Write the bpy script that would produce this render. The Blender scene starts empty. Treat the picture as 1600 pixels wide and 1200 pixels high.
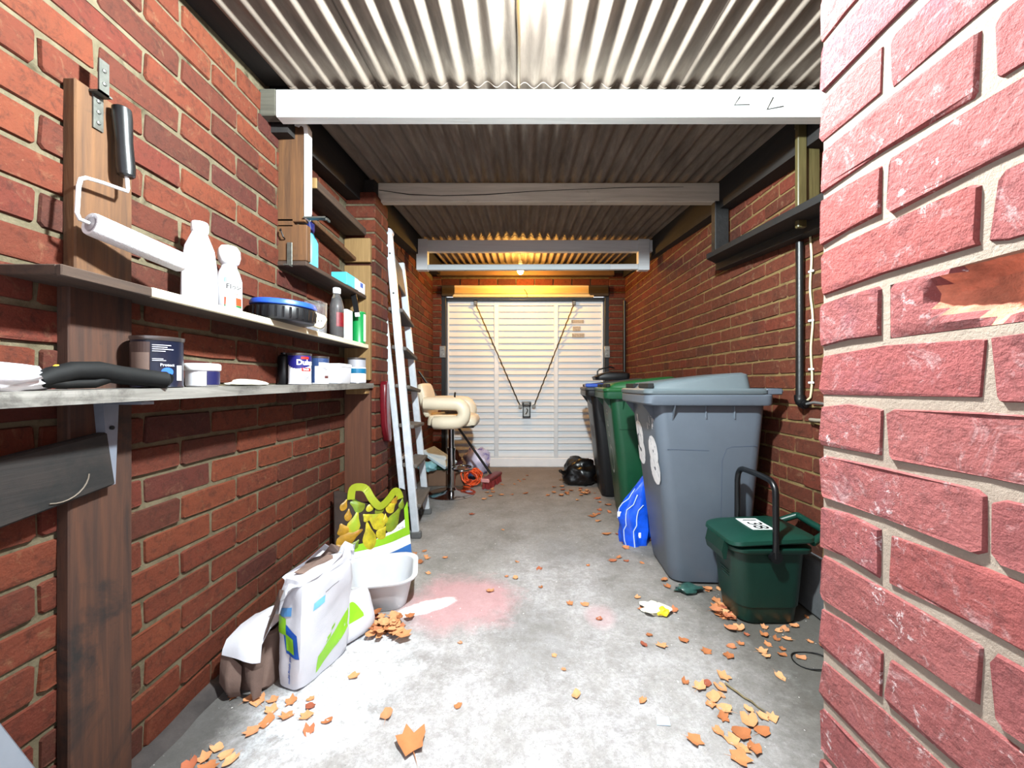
import bpy, bmesh, math, random
from mathutils import Vector, Matrix, noise

SC = bpy.context.scene
COL = SC.collection
R = math.radians

# ------------------------------------------------------------------ camera, world, lights, exposure
F = 620.0                       # focal length in pixels of the 1600x1200 frame
CU, CV, CAMZ = 815.0, 602.0, 1.0
cam_d = bpy.data.cameras.new('camera')
cam = bpy.data.objects.new('camera', cam_d)
COL.objects.link(cam)
cam.location = (0, 0, CAMZ)
cam.rotation_euler = (R(90), 0, 0)
cam_d.sensor_width = 36
cam_d.lens = F * 36 / 1600
cam_d.shift_x = -15 / 1600
cam_d.shift_y = 2 / 1600
cam_d.clip_start = 0.02
SC.camera = cam

world = bpy.data.worlds.new('sky')
SC.world = world
world.use_nodes = True
world.node_tree.nodes['Background'].inputs[0].default_value = (0.86, 0.9, 1.0, 1)
world.node_tree.nodes['Background'].inputs[1].default_value = 1.2

LAMP = Vector((0.03, 0.82, 2.026))
ld = bpy.data.lights.new('ceiling_lamp_light', 'POINT')
ld.energy = 215
ld.color = (0.86, 0.97, 1.0)
ld.shadow_soft_size = 0.04
lo_ = bpy.data.objects.new('ceiling_lamp_light', ld)
lo_.location = LAMP
COL.objects.link(lo_)
AMBER = 700.0                   # radiance of the amber bulb at the back

vs = SC.view_settings
vs.view_transform = 'Standard'
vs.look = 'None'
vs.gamma = 1
vs.use_curve_mapping = False
vs.exposure = 0.85

# ------------------------------------------------------------------ helpers
def lin(c):
    def f(x):
        x /= 255.0
        return x / 12.92 if x <= 0.04045 else ((x + 0.055) / 1.055) ** 2.4
    return (f(c[0]), f(c[1]), f(c[2]), 1.0)

def P(u, v, y):
    return Vector(((u - CU) / F * y, y, CAMZ - (v - CV) / F * y))

def PF(u, v, z=0.0):
    return P(u, v, F * (CAMZ - z) / (v - CV))

class NT:
    """tiny node-tree helper"""
    def __init__(s, m):
        s.t = m.node_tree; s.n = s.t.nodes; s.b = s.n['Principled BSDF']
    def new(s, typ, **kw):
        n = s.n.new(typ)
        for k, v in kw.items(): setattr(n, k, v)
        return n
    def put(s, sock, v):
        if hasattr(v, 'is_output'): s.t.links.new(v, sock)
        elif v is not None: sock.default_value = v
    def noise(s, scale, detail=4, rough=0.6, vec=None, dist=0.0):
        n = s.new('ShaderNodeTexNoise')
        n.inputs['Scale'].default_value = scale; n.inputs['Detail'].default_value = detail
        n.inputs['Roughness'].default_value = rough; n.inputs['Distortion'].default_value = dist
        if vec is not None: s.t.links.new(vec, n.inputs['Vector'])
        return n.outputs['Fac']
    def ramp(s, fac, stops, interp='LINEAR'):
        n = s.new('ShaderNodeValToRGB')
        cr = n.color_ramp; cr.interpolation = interp
        while len(cr.elements) < len(stops): cr.elements.new(0.5)
        for e, (p, c) in zip(cr.elements, stops):
            e.position = p
            e.color = c if len(c) == 4 else lin(c)
        s.put(n.inputs[0], fac)
        return n.outputs[0]
    def mix(s, fac, a, b, mode='MIX'):
        n = s.new('ShaderNodeMix', data_type='RGBA', blend_type=mode)
        s.put(n.inputs['Factor'], fac); s.put(n.inputs[6], a); s.put(n.inputs[7], b)
        return n.outputs[2]
    def math(s, op, a, b=None, c=None, clamp=False):
        n = s.new('ShaderNodeMath', operation=op, use_clamp=clamp)
        s.put(n.inputs[0], a)
        if b is not None: s.put(n.inputs[1], b)
        if c is not None: s.put(n.inputs[2], c)
        return n.outputs[0]
    def bump(s, h, strength=0.4, dist=0.01, normal=None):
        n = s.new('ShaderNodeBump')
        n.inputs['Strength'].default_value = strength; n.inputs['Distance'].default_value = dist
        s.put(n.inputs['Height'], h)
        if normal is not None: s.t.links.new(normal, n.inputs['Normal'])
        return n.outputs[0]
    def pos(s): return s.new('ShaderNodeNewGeometry').outputs['Position']
    def obj(s): return s.new('ShaderNodeTexCoord').outputs['Object']
    def set(s, **kw):
        for k, v in kw.items(): s.put(s.b.inputs[k.replace('_', ' ')], v)

def raw(name):
    m = bpy.data.materials.new(name); m.use_nodes = True
    return m, NT(m)

MATS = {}
def M(name, rgb=(128, 128, 128), rough=0.5, metal=0.0, var=0.12, vscale=9, bump=0.0, bscale=60, coat=0.0, trans=0.0, spec=None, dirt=None, dscale=5, dcut=0.55, stretch=None):
    if name in MATS: return MATS[name]
    m, t = raw(name)
    base = lin(rgb)
    top = max(rgb)
    k = 0.5 if top < 150 else min(1.0, 0.5 + 0.5 * (top - 150) / 75)
    base = tuple(c * k for c in base[:3]) + (1,)
    vec = t.obj()
    if stretch:
        mp = t.new('ShaderNodeMapping'); mp.inputs['Scale'].default_value = stretch
        t.put(mp.inputs['Vector'], vec); vec = mp.outputs[0]
    col = base
    if var > 0:
        lo = tuple(max(0, c * (1 - var * 1.6)) for c in base[:3]) + (1,)
        hi = tuple(min(1, c * (1 + var)) for c in base[:3]) + (1,)
        col = t.ramp(t.noise(vscale, 5, 0.65, vec), [(0.3, lo), (0.7, hi)])
    if dirt:
        f = t.ramp(t.noise(dscale, 6, 0.7, vec, 0.3), [(dcut, (0, 0, 0, 1)), (dcut + 0.12, (1, 1, 1, 1))])
        col = t.mix(f, col, lin(dirt))
    t.set(Base_Color=col, Roughness=rough, Metallic=metal)
    if coat: t.set(Coat_Weight=coat, Coat_Roughness=0.1)
    if trans: t.set(Transmission_Weight=trans, IOR=1.3)
    if spec is not None: t.set(Specular_IOR_Level=spec)
    if bump: t.set(Normal=t.bump(t.noise(bscale, 6, 0.7, vec), bump, 0.004))
    MATS[name] = m
    return m

def wood(name, a, b, rough=0.75, axis='z', scale=1.0, dark=(30, 22, 18), dcut=0.62, bump=0.35):
    """grain stretched along an axis"""
    m, t = raw(name)
    kk = 0.45 if max(b) < 200 else 0.9
    a, b, dark = (tuple(c * kk for c in lin(q)[:3]) + (1,) for q in (a, b, dark))
    mp = t.new('ShaderNodeMapping')
    k = {'x': (1.2, 22, 22), 'y': (22, 1.2, 22), 'z': (22, 22, 1.2)}[axis]
    mp.inputs['Scale'].default_value = tuple(v * scale for v in k)
    t.put(mp.inputs['Vector'], t.obj())
    g = t.noise(2.2, 7, 0.65, mp.outputs[0], 0.6)
    col = t.ramp(g, [(0.28, a), (0.72, b)])
    st = t.ramp(t.noise(6, 6, 0.7, t.obj(), 0.4), [(dcut, (0, 0, 0, 1)), (dcut + 0.14, (1, 1, 1, 1))])
    col = t.mix(st, col, dark)
    t.set(Base_Color=col, Roughness=rough, Normal=t.bump(g, bump, 0.004))
    return m

class MB:
    """mesh builder: collects faces, builds ONE object"""
    def __init__(s): s.v = []; s.f = []; s.m = []
    def add(s, verts, faces, mi=0, mat=None):
        b = len(s.v)
        for p in verts: s.v.append((mat @ Vector(p)) if mat else Vector(p))
        for f in faces: s.f.append(tuple(i + b for i in f)); s.m.append(mi)
        return s
    def box(s, lo, hi, c=0.0, mi=0, mat=None):
        (x0, y0, z0), (x1, y1, z1) = lo, hi
        if c <= 0:
            vs_ = [(x, y, z) for z in (z0, z1) for y in (y0, y1) for x in (x0, x1)]
            return s.add(vs_, [(0, 2, 3, 1), (4, 5, 7, 6), (0, 1, 5, 4), (2, 6, 7, 3), (0, 4, 6, 2), (1, 3, 7, 5)], mi, mat)
        c = min(c, (x1 - x0) * .45, (y1 - y0) * .45, (z1 - z0) * .45)
        vs_, idx = [], {}
        for sx in (0, 1):
            for sy in (0, 1):
                for sz in (0, 1):
                    X, Y, Z = (x0, x1)[sx], (y0, y1)[sy], (z0, z1)[sz]
                    ix, iy, iz = X + (c, -c)[sx], Y + (c, -c)[sy], Z + (c, -c)[sz]
                    for a, p in (('x', (X, iy, iz)), ('y', (ix, Y, iz)), ('z', (ix, iy, Z))):
                        idx[(sx, sy, sz, a)] = len(vs_); vs_.append(p)
        fs = []
        def I(*k): return idx[k]
        fs.append((I(0,0,0,'x'), I(0,0,1,'x'), I(0,1,1,'x'), I(0,1,0,'x')))
        fs.append((I(1,0,0,'x'), I(1,1,0,'x'), I(1,1,1,'x'), I(1,0,1,'x')))
        fs.append((I(0,0,0,'y'), I(1,0,0,'y'), I(1,0,1,'y'), I(0,0,1,'y')))
        fs.append((I(0,1,0,'y'), I(0,1,1,'y'), I(1,1,1,'y'), I(1,1,0,'y')))
        fs.append((I(0,0,0,'z'), I(0,1,0,'z'), I(1,1,0,'z'), I(1,0,0,'z')))
        fs.append((I(0,0,1,'z'), I(1,0,1,'z'), I(1,1,1,'z'), I(0,1,1,'z')))
        for i in (0, 1):
            for j in (0, 1):
                fs.append((I(i,j,0,'x'), I(i,j,1,'x'), I(i,j,1,'y'), I(i,j,0,'y')))
                fs.append((I(i,0,j,'x'), I(i,1,j,'x'), I(i,1,j,'z'), I(i,0,j,'z')))
                fs.append((I(0,i,j,'y'), I(1,i,j,'y'), I(1,i,j,'z'), I(0,i,j,'z')))
                for k in (0, 1): fs.append((I(i,j,k,'x'), I(i,j,k,'y'), I(i,j,k,'z')))
        return s.add(vs_, fs, mi, mat)
    def bar(s, p0, p1, w, h, up=(0, 0, 1), c=0.0, mi=0):
        """box along p0->p1, w across, h along up"""
        p0, p1 = Vector(p0), Vector(p1)
        d = p1 - p0; L = d.length; d.normalize()
        side = d.cross(Vector(up)).normalized(); u = side.cross(d)
        mt = Matrix((side, d, u)).transposed().to_4x4(); mt.translation = p0
        return s.box((-w / 2, 0, -h / 2), (w / 2, L, h / 2), c, mi, mt)
    def loft(s, rings, close=True, cap=(True, True), mi=0, mat=None):
        n = len(rings[0]); vs_, fs = [], []
        for r in rings: vs_ += list(r)
        for k in range(len(rings) - 1):
            for i in range(n if close else n - 1):
                a, b = k * n + i, k * n + (i + 1) % n
                fs.append((a, b, b + n, a + n))
        if cap[0]: fs.append(tuple(reversed(range(n))))
        if cap[1]: fs.append(tuple(range((len(rings) - 1) * n, len(rings) * n)))
        return s.add(vs_, fs, mi, mat)
    def lathe(s, prof, c=(0, 0, 0), n=24, mi=0, mat=None, cap=(True, True)):
        rings = [[(c[0] + r * math.cos(2 * math.pi * i / n), c[1] + r * math.sin(2 * math.pi * i / n), c[2] + z) for i in range(n)] for r, z in prof]
        return s.loft(rings, True, cap, mi, mat)
    def tube(s, pts, r, n=8, mi=0, closed=False, cap=True):
        pts = [Vector(p) for p in pts]; rings = []
        m = len(pts); prev = None
        for i, p in enumerate(pts):
            a = pts[(i - 1) % m] if (closed or i > 0) else p
            b = pts[(i + 1) % m] if (closed or i < m - 1) else p
            d = (b - a).normalized()
            if prev is None:
                ref = Vector((0, 0, 1)) if abs(d.z) < 0.9 else Vector((1, 0, 0))
                x = d.cross(ref).normalized()
            else:
                x = (prev - d * prev.dot(d)).normalized()
            prev = x; y = d.cross(x)
            rr = r[i] if isinstance(r, (list, tuple)) else r
            rings.append([p + (x * math.cos(2 * math.pi * k / n) + y * math.sin(2 * math.pi * k / n)) * rr for k in range(n)])
        if closed: rings.append(rings[0])
        return s.loft(rings, True, (cap and not closed, cap and not closed), mi)
    def prism(s, poly, d, mi=0):
        """poly: 3-D points, extruded by vector d"""
        d = Vector(d); n = len(poly)
        a = [Vector(p) for p in poly]; b = [p + d for p in a]
        fs = [tuple(reversed(range(n))), tuple(range(n, 2 * n))]
        for i in range(n): j = (i + 1) % n; fs.append((i, j, j + n, i + n))
        return s.add(a + b, fs, mi)
    def cylpatch(s, c, r, z0, z1, a0, a1, n=10, mi=0, t=0.0012):
        """curved label on a cylinder, t thick"""
        def ring(rr, z): return [(c[0] + rr * math.cos(a0 + (a1 - a0) * i / n), c[1] + rr * math.sin(a0 + (a1 - a0) * i / n), c[2] + z) for i in range(n + 1)]
        rs = [ring(r, z0), ring(r + t, z0), ring(r + t, z1), ring(r, z1)]
        m = n + 1; fs = []
        for k in range(4):
            for i in range(n):
                a, b = k * m + i, k * m + i + 1; k2 = (k + 1) % 4
                fs.append((a, b, k2 * m + i + 1, k2 * m + i))
        fs.append((0, m, 2 * m, 3 * m)); fs.append((n, 3 * m + n, 2 * m + n, m + n))
        return s.add(sum(rs, []), fs, mi)
    def mesh(s, name, mats, smooth=None):
        me = bpy.data.meshes.new(name)
        me.from_pydata([tuple(p) for p in s.v], [], s.f)
        for m in (mats if isinstance(mats, (list, tuple)) else [mats]): me.materials.append(m)
        me.polygons.foreach_set('material_index', s.m)
        bm = bmesh.new(); bm.from_mesh(me); bmesh.ops.recalc_face_normals(bm, faces=bm.faces); bm.to_mesh(me); bm.free()
        if smooth is not None:
            me.polygons.foreach_set('use_smooth', [True] * len(me.polygons))
            me.set_sharp_from_angle(angle=R(smooth))
        me.update()
        return me
    def build(s, name, mats, parent=None, smooth=None, **props):
        return link(name, s.mesh(name, mats, smooth), parent, **props)

def link(name, me, parent=None, **props):
    o = bpy.data.objects.new(name, me)
    COL.objects.link(o)
    if parent is not None:
        o.parent = parent
        if parent.type == 'EMPTY' and parent.get('_w'):       # parts of this thing were laid out in room coordinates
            o.matrix_parent_inverse = Matrix.Translation(-parent.location)
    for k, v in props.items(): o[k] = v
    return o

def thing(name, label, cat, loc=(0, 0, 0), group=None, rotz=0.0, local=False):
    o = bpy.data.objects.new(name, None)
    COL.objects.link(o)
    o.empty_display_size = 0.05
    o.location = loc; o.rotation_euler = (0, 0, rotz)
    if not local: o['_w'] = 1
    return tag(o, label, cat, group)

def tag(o, label, cat, group=None):
    o['label'] = label; o['category'] = cat
    if group: o['group'] = group
    return o

def struct(o, label=None):
    o['kind'] = 'structure'
    if label: o['label'] = label
    return o

def copy_tree(o, parent=None):
    c = o.copy(); COL.objects.link(c)
    if parent is not None: c.parent = parent
    for ch in list(o.children): copy_tree(ch, c)
    return c

def text_geo(body, size, bold=0.0):
    cu = bpy.data.curves.new('t', 'FONT')
    cu.body = body; cu.size = size; cu.align_x = 'CENTER'; cu.align_y = 'CENTER'; cu.resolution_u = 3
    cu.offset = bold
    o = bpy.data.objects.new('t', cu)
    me = bpy.data.meshes.new_from_object(o)
    vs_ = [v.co.copy() for v in me.vertices]; fs = [tuple(p.vertices) for p in me.polygons]
    bpy.data.objects.remove(o); bpy.data.curves.remove(cu); bpy.data.meshes.remove(me)
    return vs_, fs

def flat_text(name, body, size, origin, r, u, mat, parent, bold=0.0, lift=0.0008):
    """lettering on a flat face: r = reading direction, u = up"""
    r, u = Vector(r).normalized(), Vector(u).normalized(); n = r.cross(u)
    vs_, fs = text_geo(body, size, bold)
    mb = MB(); mb.add([Vector(origin) + r * p.x + u * p.y + n * lift for p in vs_], fs)
    return mb.build(name, mat, parent)

def round_text(name, body, size, c, rad, ang, z, mat, parent, bold=0.0):
    """lettering wrapped on a cylinder of radius rad about c, centred on angle ang"""
    vs_, fs = text_geo(body, size, bold)
    out = []
    for p in vs_:
        a = ang + p.x / rad
        out.append((c[0] + rad * math.cos(a), c[1] + rad * math.sin(a), c[2] + z + p.y))
    mb = MB(); mb.add(out, fs)
    return mb.build(name, mat, parent)

def rrect(x0, x1, y0, y1, r, z, n=5):
    pts = []
    for cx, cy, a in ((x1 - r, y1 - r, 0), (x0 + r, y1 - r, 90), (x0 + r, y0 + r, 180), (x1 - r, y0 + r, 270)):
        for i in range(n + 1):
            t = R(a + 90 * i / n)
            pts.append((cx + r * math.cos(t), cy + r * math.sin(t), z))
    return pts

def crumple(c, size, seed, sub=3, amp=0.35, freq=1.6, flat=True):
    bm = bmesh.new(); bmesh.ops.create_icosphere(bm, subdivisions=sub, radius=1)
    off = Vector((seed * 7.31, seed * 3.17, seed * 1.71))
    vs_ = []
    for v in bm.verts:
        p = v.co
        d = 1 + amp * (noise.noise(p * freq + off) * 1.1 + 0.6 * abs(noise.noise(p * freq * 2.7 + off)) - 0.25 + 0.25 * noise.noise(p * freq * 6 + off))
        q = Vector((p.x * d * size[0], p.y * d * size[1], p.z * d * size[2]))
        if flat and q.z < -size[2] * 0.72: q.z = -size[2] * 0.72
        vs_.append(q)
    z0 = min(q.z for q in vs_)
    vs_ = [Vector((c[0] + q.x, c[1] + q.y, c[2] + q.z - z0)) for q in vs_]
    fs = [tuple(x.index for x in f.verts) for f in bm.faces]
    bm.free()
    mb = MB(); mb.add(vs_, fs)
    return mb

# ------------------------------------------------------------------ materials of the shell
def brick_mat(name, stops, rnd='object', rough=0.85, speck=(190, 164, 120), speckcut=0.66, bump=0.5, bscale=70, stain=None, staincut=0.6, k=1.0, smear=0.35):
    m, t = raw(name)
    stops = [(p, tuple(c * k for c in lin(q)[:3]) + (1,)) for p, q in stops]
    speck = tuple(c * min(1, k * 1.3) for c in lin(speck)[:3]) + (1,)
    if stain: stain = tuple(c * k for c in lin(stain)[:3]) + (1,)
    if rnd == 'object': f = t.new('ShaderNodeObjectInfo').outputs['Random']
    else: f = t.new('ShaderNodeNewGeometry').outputs['Random Per Island']
    pos = t.pos()
    col = t.ramp(f, stops)
    big = t.noise(9, 5, 0.7, pos, 0.3)
    col = t.mix(t.math('MULTIPLY', big, 0.55), col, t.ramp(t.noise(28, 5, 0.7, pos), [(0.3, stops[0][1]), (0.75, stops[-2][1])]))
    if stain:
        sf = t.ramp(t.noise(4.2, 6, 0.7, pos, 0.6), [(staincut, (0, 0, 0, 1)), (staincut + 0.16, (0.8, 0.8, 0.8, 1))])
        col = t.mix(sf, col, stain)
    sm = t.ramp(t.noise(17, 7, 0.8, pos, 1.2), [(0.56, (0, 0, 0, 1)), (0.72, (smear, smear, smear, 1))])
    col = t.mix(sm, col, speck)
    dk = t.ramp(t.noise(34, 6, 0.8, pos, 0.5), [(0.36, (0.55, 0.55, 0.55, 1)), (0.5, (0, 0, 0, 1))])
    col = t.mix(dk, col, tuple(c * 0.45 for c in stops[0][1][:3]) + (1,))
    sp = t.ramp(t.noise(62, 5, 0.75, pos, 0.4), [(speckcut, (0, 0, 0, 1)), (speckcut + 0.07, (0.85, 0.85, 0.85, 1))])
    spb = t.ramp(t.noise(6.5, 3, 0.6, pos), [(0.48, (0, 0, 0, 1)), (0.62, (1, 1, 1, 1))])
    col = t.mix(t.math('MULTIPLY', sp, spb), col, speck)
    h = t.math('ADD', t.noise(bscale, 6, 0.75, pos), t.math('MULTIPLY', t.noise(bscale * 0.25, 4, 0.6, pos), 1.2))
    t.set(Base_Color=col, Roughness=rough, Specular_IOR_Level=0.25, Normal=t.bump(h, bump, 0.006))
    return m

def mortar_mat(name, a, b, dark=None, k=1.0):
    m, t = raw(name)
    a, b = (tuple(c * k for c in lin(q)[:3]) + (1,) for q in (a, b))
    if dark: dark = tuple(c * k for c in lin(dark)[:3]) + (1,)
    pos = t.pos()
    col = t.ramp(t.noise(14, 6, 0.7, pos), [(0.3, a), (0.7, b)])
    if dark:
        f = t.ramp(t.noise(7, 5, 0.7, pos, 0.5), [(0.55, (0, 0, 0, 1)), (0.7, (1, 1, 1, 1))])
        col = t.mix(f, col, dark)
    t.set(Base_Color=col, Roughness=0.95, Specular_IOR_Level=0.1, Normal=t.bump(t.noise(120, 5, 0.8, pos), 0.7, 0.004))
    return m

LEFT_STOPS = [(0.0, (108, 60, 46)), (0.2, (146, 70, 46)), (0.45, (164, 80, 50)), (0.7, (178, 92, 56)), (0.88, (150, 66, 48)), (1.0, (96, 56, 52))]
RIGHT_STOPS = [(0.0, (92, 48, 34)), (0.25, (112, 58, 40)), (0.5, (122, 62, 42)), (0.75, (104, 56, 40)), (0.9, (128, 58, 42)), (1.0, (84, 50, 40))]
PIER_STOPS = [(0.0, (176, 96, 96)), (0.3, (190, 110, 106)), (0.6, (198, 114, 112)), (0.85, (188, 96, 90)), (1.0, (166, 100, 110))]
BK_L = brick_mat('red_brick', LEFT_STOPS, k=0.30)
BK_LS = brick_mat('red_brick_far', LEFT_STOPS, 'island', k=0.30)
BK_R = brick_mat('brown_brick', RIGHT_STOPS, k=0.6, stain=(66, 46, 38), staincut=0.56, speck=(176, 150, 118))
BK_RS = brick_mat('brown_brick_far', RIGHT_STOPS, 'island', k=0.6, stain=(66, 46, 38), staincut=0.56)
BK_P = brick_mat('pink_rough_brick', PIER_STOPS, k=0.50, speck=(250, 232, 230), speckcut=0.58, bump=1.0, bscale=110, stain=(156, 92, 104), staincut=0.58)  # pale specks put a whitish sheen into the brick colour
MT_L = mortar_mat('olive_mortar', (118, 107, 84), (160, 147, 120), (86, 78, 58), k=0.42)
MT_R = mortar_mat('tan_mortar', (136, 112, 72), (176, 148, 102), (110, 90, 64), k=0.54)
MT_P = mortar_mat('pale_mortar', (204, 182, 164), (226, 204, 184), k=0.38)

def brick_variant(L, h, seed, inset=0.0022, jit=0.0022, depth=0.03, wob=0.003):
    """10-point front face with chipped outline, chamfer, sides: 46 triangles. x along, z up, front at y=0"""
    rnd = random.Random(seed)
    a, b = L / 2, h / 2
    k = min(0.0055, a * 0.3)
    out = [(-a + k, -b), (0, -b), (a - k, -b), (a, -b + k), (a, b - k), (a - k, b), (0, b), (-a + k, b), (-a, b - k), (-a, -b + k)]
    out = [(x + rnd.uniform(-jit, jit), z + rnd.uniform(-jit, jit) * 0.8) for x, z in out]
    v = [(x * (1 - inset / a), rnd.uniform(-wob, wob) * 0.5 - wob * 0.3, z * (1 - inset / b)) for x, z in out]
    v += [(x, 0.005, z) for x, z in out]
    v += [(x, depth, z) for x, z in out]
    n = 10
    f = [tuple(range(n))]
    for r_ in (0, 1):
        for i in range(n):
            j = (i + 1) % n
            f.append((r_ * n + i, r_ * n + n + i, r_ * n + n + j, r_ * n + j))
    return v, f

def brick_wall(wall, origin, sdir, s0, s1, t0, t1, gauge, bl, joint, mats, nmax=300, phase=0.0, bed=None, header_every=0, keep=None, rank=None, seed=1, jit=0.003, proud=0.004, top=None, name='brick'):
    rnd = random.Random(seed)
    sdir = Vector(sdir).normalized(); up = Vector((0, 0, 1))
    nrm = sdir.cross(up)                                     # out of the wall
    basis = Matrix((sdir, -nrm, up)).transposed().to_4x4()
    H = gauge - (bed or joint)
    variants = {}
    def mesh_for(L, i):
        key = (round(L, 3), i)
        if key not in variants:
            mb = MB(); v, f = brick_variant(L, H, seed * 100 + i + int(L * 1000), jit=jit); mb.add(v, f)
            me = bpy.data.meshes.new(name); me.from_pydata([tuple(p) for p in mb.v], [], mb.f)
            me.materials.append(mats[0]); me.update()
            variants[key] = me
        return variants[key]
    items = []
    nrow = int(round((t1 - t0) / gauge))
    for r_ in range(nrow):
        tz = t0 + (r_ + 0.5) * gauge
        head = header_every and r_ % header_every == header_every - 1
        L = (bl + joint) / 2 - joint if head else bl
        pitch = L + joint
        s = s0 - pitch + ((pitch / 2) if r_ % 2 else 0) * 1.0 + phase
        while s > s0: s -= pitch
        while s < s1:
            a, b = max(s, s0), min(s + L, s1)
            if b - a > 0.03:
                cs, wd = (a + b) / 2, b - a
                if not (keep and not keep(cs, tz, wd)) and not (top and tz + H / 2 > top(cs)):
                    items.append((cs, tz, wd, L))
            s += pitch
    def default_rank(cs, tz, wd):
        p = Vector(origin) + sdir * cs + up * tz
        if p.y < 0.2: return 0
        u, v = CU + F * p.x / p.y, CV - F * (p.z - CAMZ) / p.y
        if not (-60 < u < 1660 and -60 < v < 1260): return 0
        d = Vector((p.x, p.y, p.z - CAMZ)); dist = d.length
        return wd * gauge * abs(d.normalized().dot(nrm)) / dist ** 2
    rk = rank or default_rank
    items.sort(key=lambda q: -rk(q[0], q[1], q[2]))
    n = 0; far = MB()
    for cs, tz, wd, L in items:
        p = Vector(origin) + sdir * cs + up * tz + nrm * rnd.uniform(-0.0015, proud)
        mt = basis.copy(); mt.translation = p
        mt = mt @ Matrix.Rotation(rnd.uniform(-0.006, 0.006), 4, 'Y')
        if abs(wd - L) > 1e-4: mt = mt @ Matrix.Diagonal((wd / L, 1, 1, 1))
        if n < nmax and rk(cs, tz, wd) > 0:
            o = link(name, mesh_for(L, rnd.randrange(5)), wall)
            o.matrix_local = mt
            n += 1
        else:
            v, f = brick_variant(L, H, rnd.randrange(999), jit=jit)
            far.add(v, f, 0, mt)
    if far.v:
        o = far.build('brick_remainder', mats[1], wall)
        o['kind'] = 'stuff'
    return wall

# ------------------------------------------------------------------ floor
def floor_mat():
    m, t = raw('stained_concrete')
    pos = t.pos()
    sep = t.new('ShaderNodeSeparateXYZ'); t.put(sep.inputs[0], pos)
    X, Y = sep.outputs[0], sep.outputs[1]
    warp = t.math('MULTIPLY', t.math('SUBTRACT', t.noise(6, 6, 0.75, pos, 0.5), 0.5), 1.9)
    def blob(cx, cy, rx, ry, soft=0.35, ang=0.0, w=1.0):
        dx, dy = t.math('SUBTRACT', X, cx), t.math('SUBTRACT', Y, cy)
        if ang:
            c, s_ = math.cos(ang), math.sin(ang)
            dx, dy = (t.math('ADD', t.math('MULTIPLY', dx, c), t.math('MULTIPLY', dy, s_)),
                      t.math('SUBTRACT', t.math('MULTIPLY', dy, c), t.math('MULTIPLY', dx, s_)))
        dx, dy = t.math('DIVIDE', dx, rx), t.math('DIVIDE', dy, ry)
        d = t.math('SQRT', t.math('ADD', t.math('MULTIPLY', dx, dx), t.math('MULTIPLY', dy, dy)))
        d = t.math('ADD', d, t.math('MULTIPLY', warp, w))
        return t.math('DIVIDE', t.math('SUBTRACT', 1.0 + soft, d), 2 * soft, clamp=True)
    def over(col, f, c, amt=1.0):
        return t.mix(t.math('MULTIPLY', f, amt), col, lin(c) if len(c) == 3 else c)
    col = t.ramp(t.noise(3.2, 7, 0.72, pos, 0.2), [(0.3, (122, 118, 114)), (0.7, (164, 160, 157))])
    # trodden white dust and paint
    dust = t.ramp(t.noise(7.5, 9, 0.85, pos, 0.3), [(0.44, (0, 0, 0, 1)), (0.6, (1, 1, 1, 1))])
    zone = t.math('MAXIMUM', blob(-0.02, 1.2, 0.72, 0.62, 0.5), blob(0.16, 2.0, 0.28, 0.5, 0.5))
    col = over(col, t.math('MULTIPLY', zone, t.math('MULTIPLY_ADD', dust, 0.75, 0.25)), (194, 191, 194), 0.8)
    col = over(col, t.math('MULTIPLY', blob(0.05, 1.55, 0.14, 0.22, 0.5), t.noise(24, 5, 0.8, pos)), (110, 108, 106), 0.8)
    col = over(col, t.math('MULTIPLY', blob(0.22, 2.42, 0.16, 0.2, 0.5), t.noise(24, 5, 0.8, pos)), (112, 110, 108), 0.8)
    gr = t.ramp(t.noise(48, 9, 0.9, pos), [(0.42, (1, 1, 1, 1)), (0.56, (0, 0, 0, 1))])
    col = over(col, gr, (108, 104, 102), 0.42)
    gw = t.ramp(t.noise(31, 9, 0.9, pos), [(0.56, (0, 0, 0, 1)), (0.66, (1, 1, 1, 1))])
    col = over(col, gw, (214, 211, 212), 0.5)
    # paint spills
    col = over(col, blob(-0.28, 1.84, 0.24, 0.22, 0.3, 0.2, 0.8), (196, 142, 146), 0.62)
    col = over(col, blob(0.34, 1.72, 0.06, 0.08, 0.3, 0, 0.5), (200, 162, 166), 0.4)
    col = over(col, blob(-0.43, 1.79, 0.13, 0.045, 0.2, 0.55, 0.6), (244, 243, 244), 1.0)
    powder = t.ramp(t.noise(38, 6, 0.8, pos), [(0.4, (0.1, 0.1, 0.1, 1)), (0.62, (1, 1, 1, 1))])
    col = over(col, t.math('MULTIPLY', blob(-0.6, 1.33, 0.15, 0.26, 0.5, -0.35), powder), (236, 240, 248), 0.95)
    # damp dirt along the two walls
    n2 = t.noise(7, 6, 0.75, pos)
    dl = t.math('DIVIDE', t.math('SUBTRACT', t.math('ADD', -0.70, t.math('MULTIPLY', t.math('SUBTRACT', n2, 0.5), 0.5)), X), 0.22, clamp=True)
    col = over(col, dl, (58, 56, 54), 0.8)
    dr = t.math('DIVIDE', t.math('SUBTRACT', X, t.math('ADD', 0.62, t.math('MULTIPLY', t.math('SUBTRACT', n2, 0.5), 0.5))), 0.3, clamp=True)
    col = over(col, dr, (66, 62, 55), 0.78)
    # blends smoothly towards brown at the far end
    far = t.math('DIVIDE', t.math('SUBTRACT', Y, 3.3), 1.2, clamp=True)
    col = over(col, far, (140, 124, 112), 0.55)
    # grit, flakes
    grit = t.ramp(t.noise(150, 3, 0.8, pos), [(0.30, (1, 1, 1, 1)), (0.36, (0, 0, 0, 1))])
    col = over(col, grit, (70, 66, 62), 0.85)
    fl = t.ramp(t.noise(75, 2, 0.5, pos), [(0.73, (0, 0, 0, 1)), (0.755, (1, 1, 1, 1))])
    col = over(col, fl, (240, 236, 232), 0.85)
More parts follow.
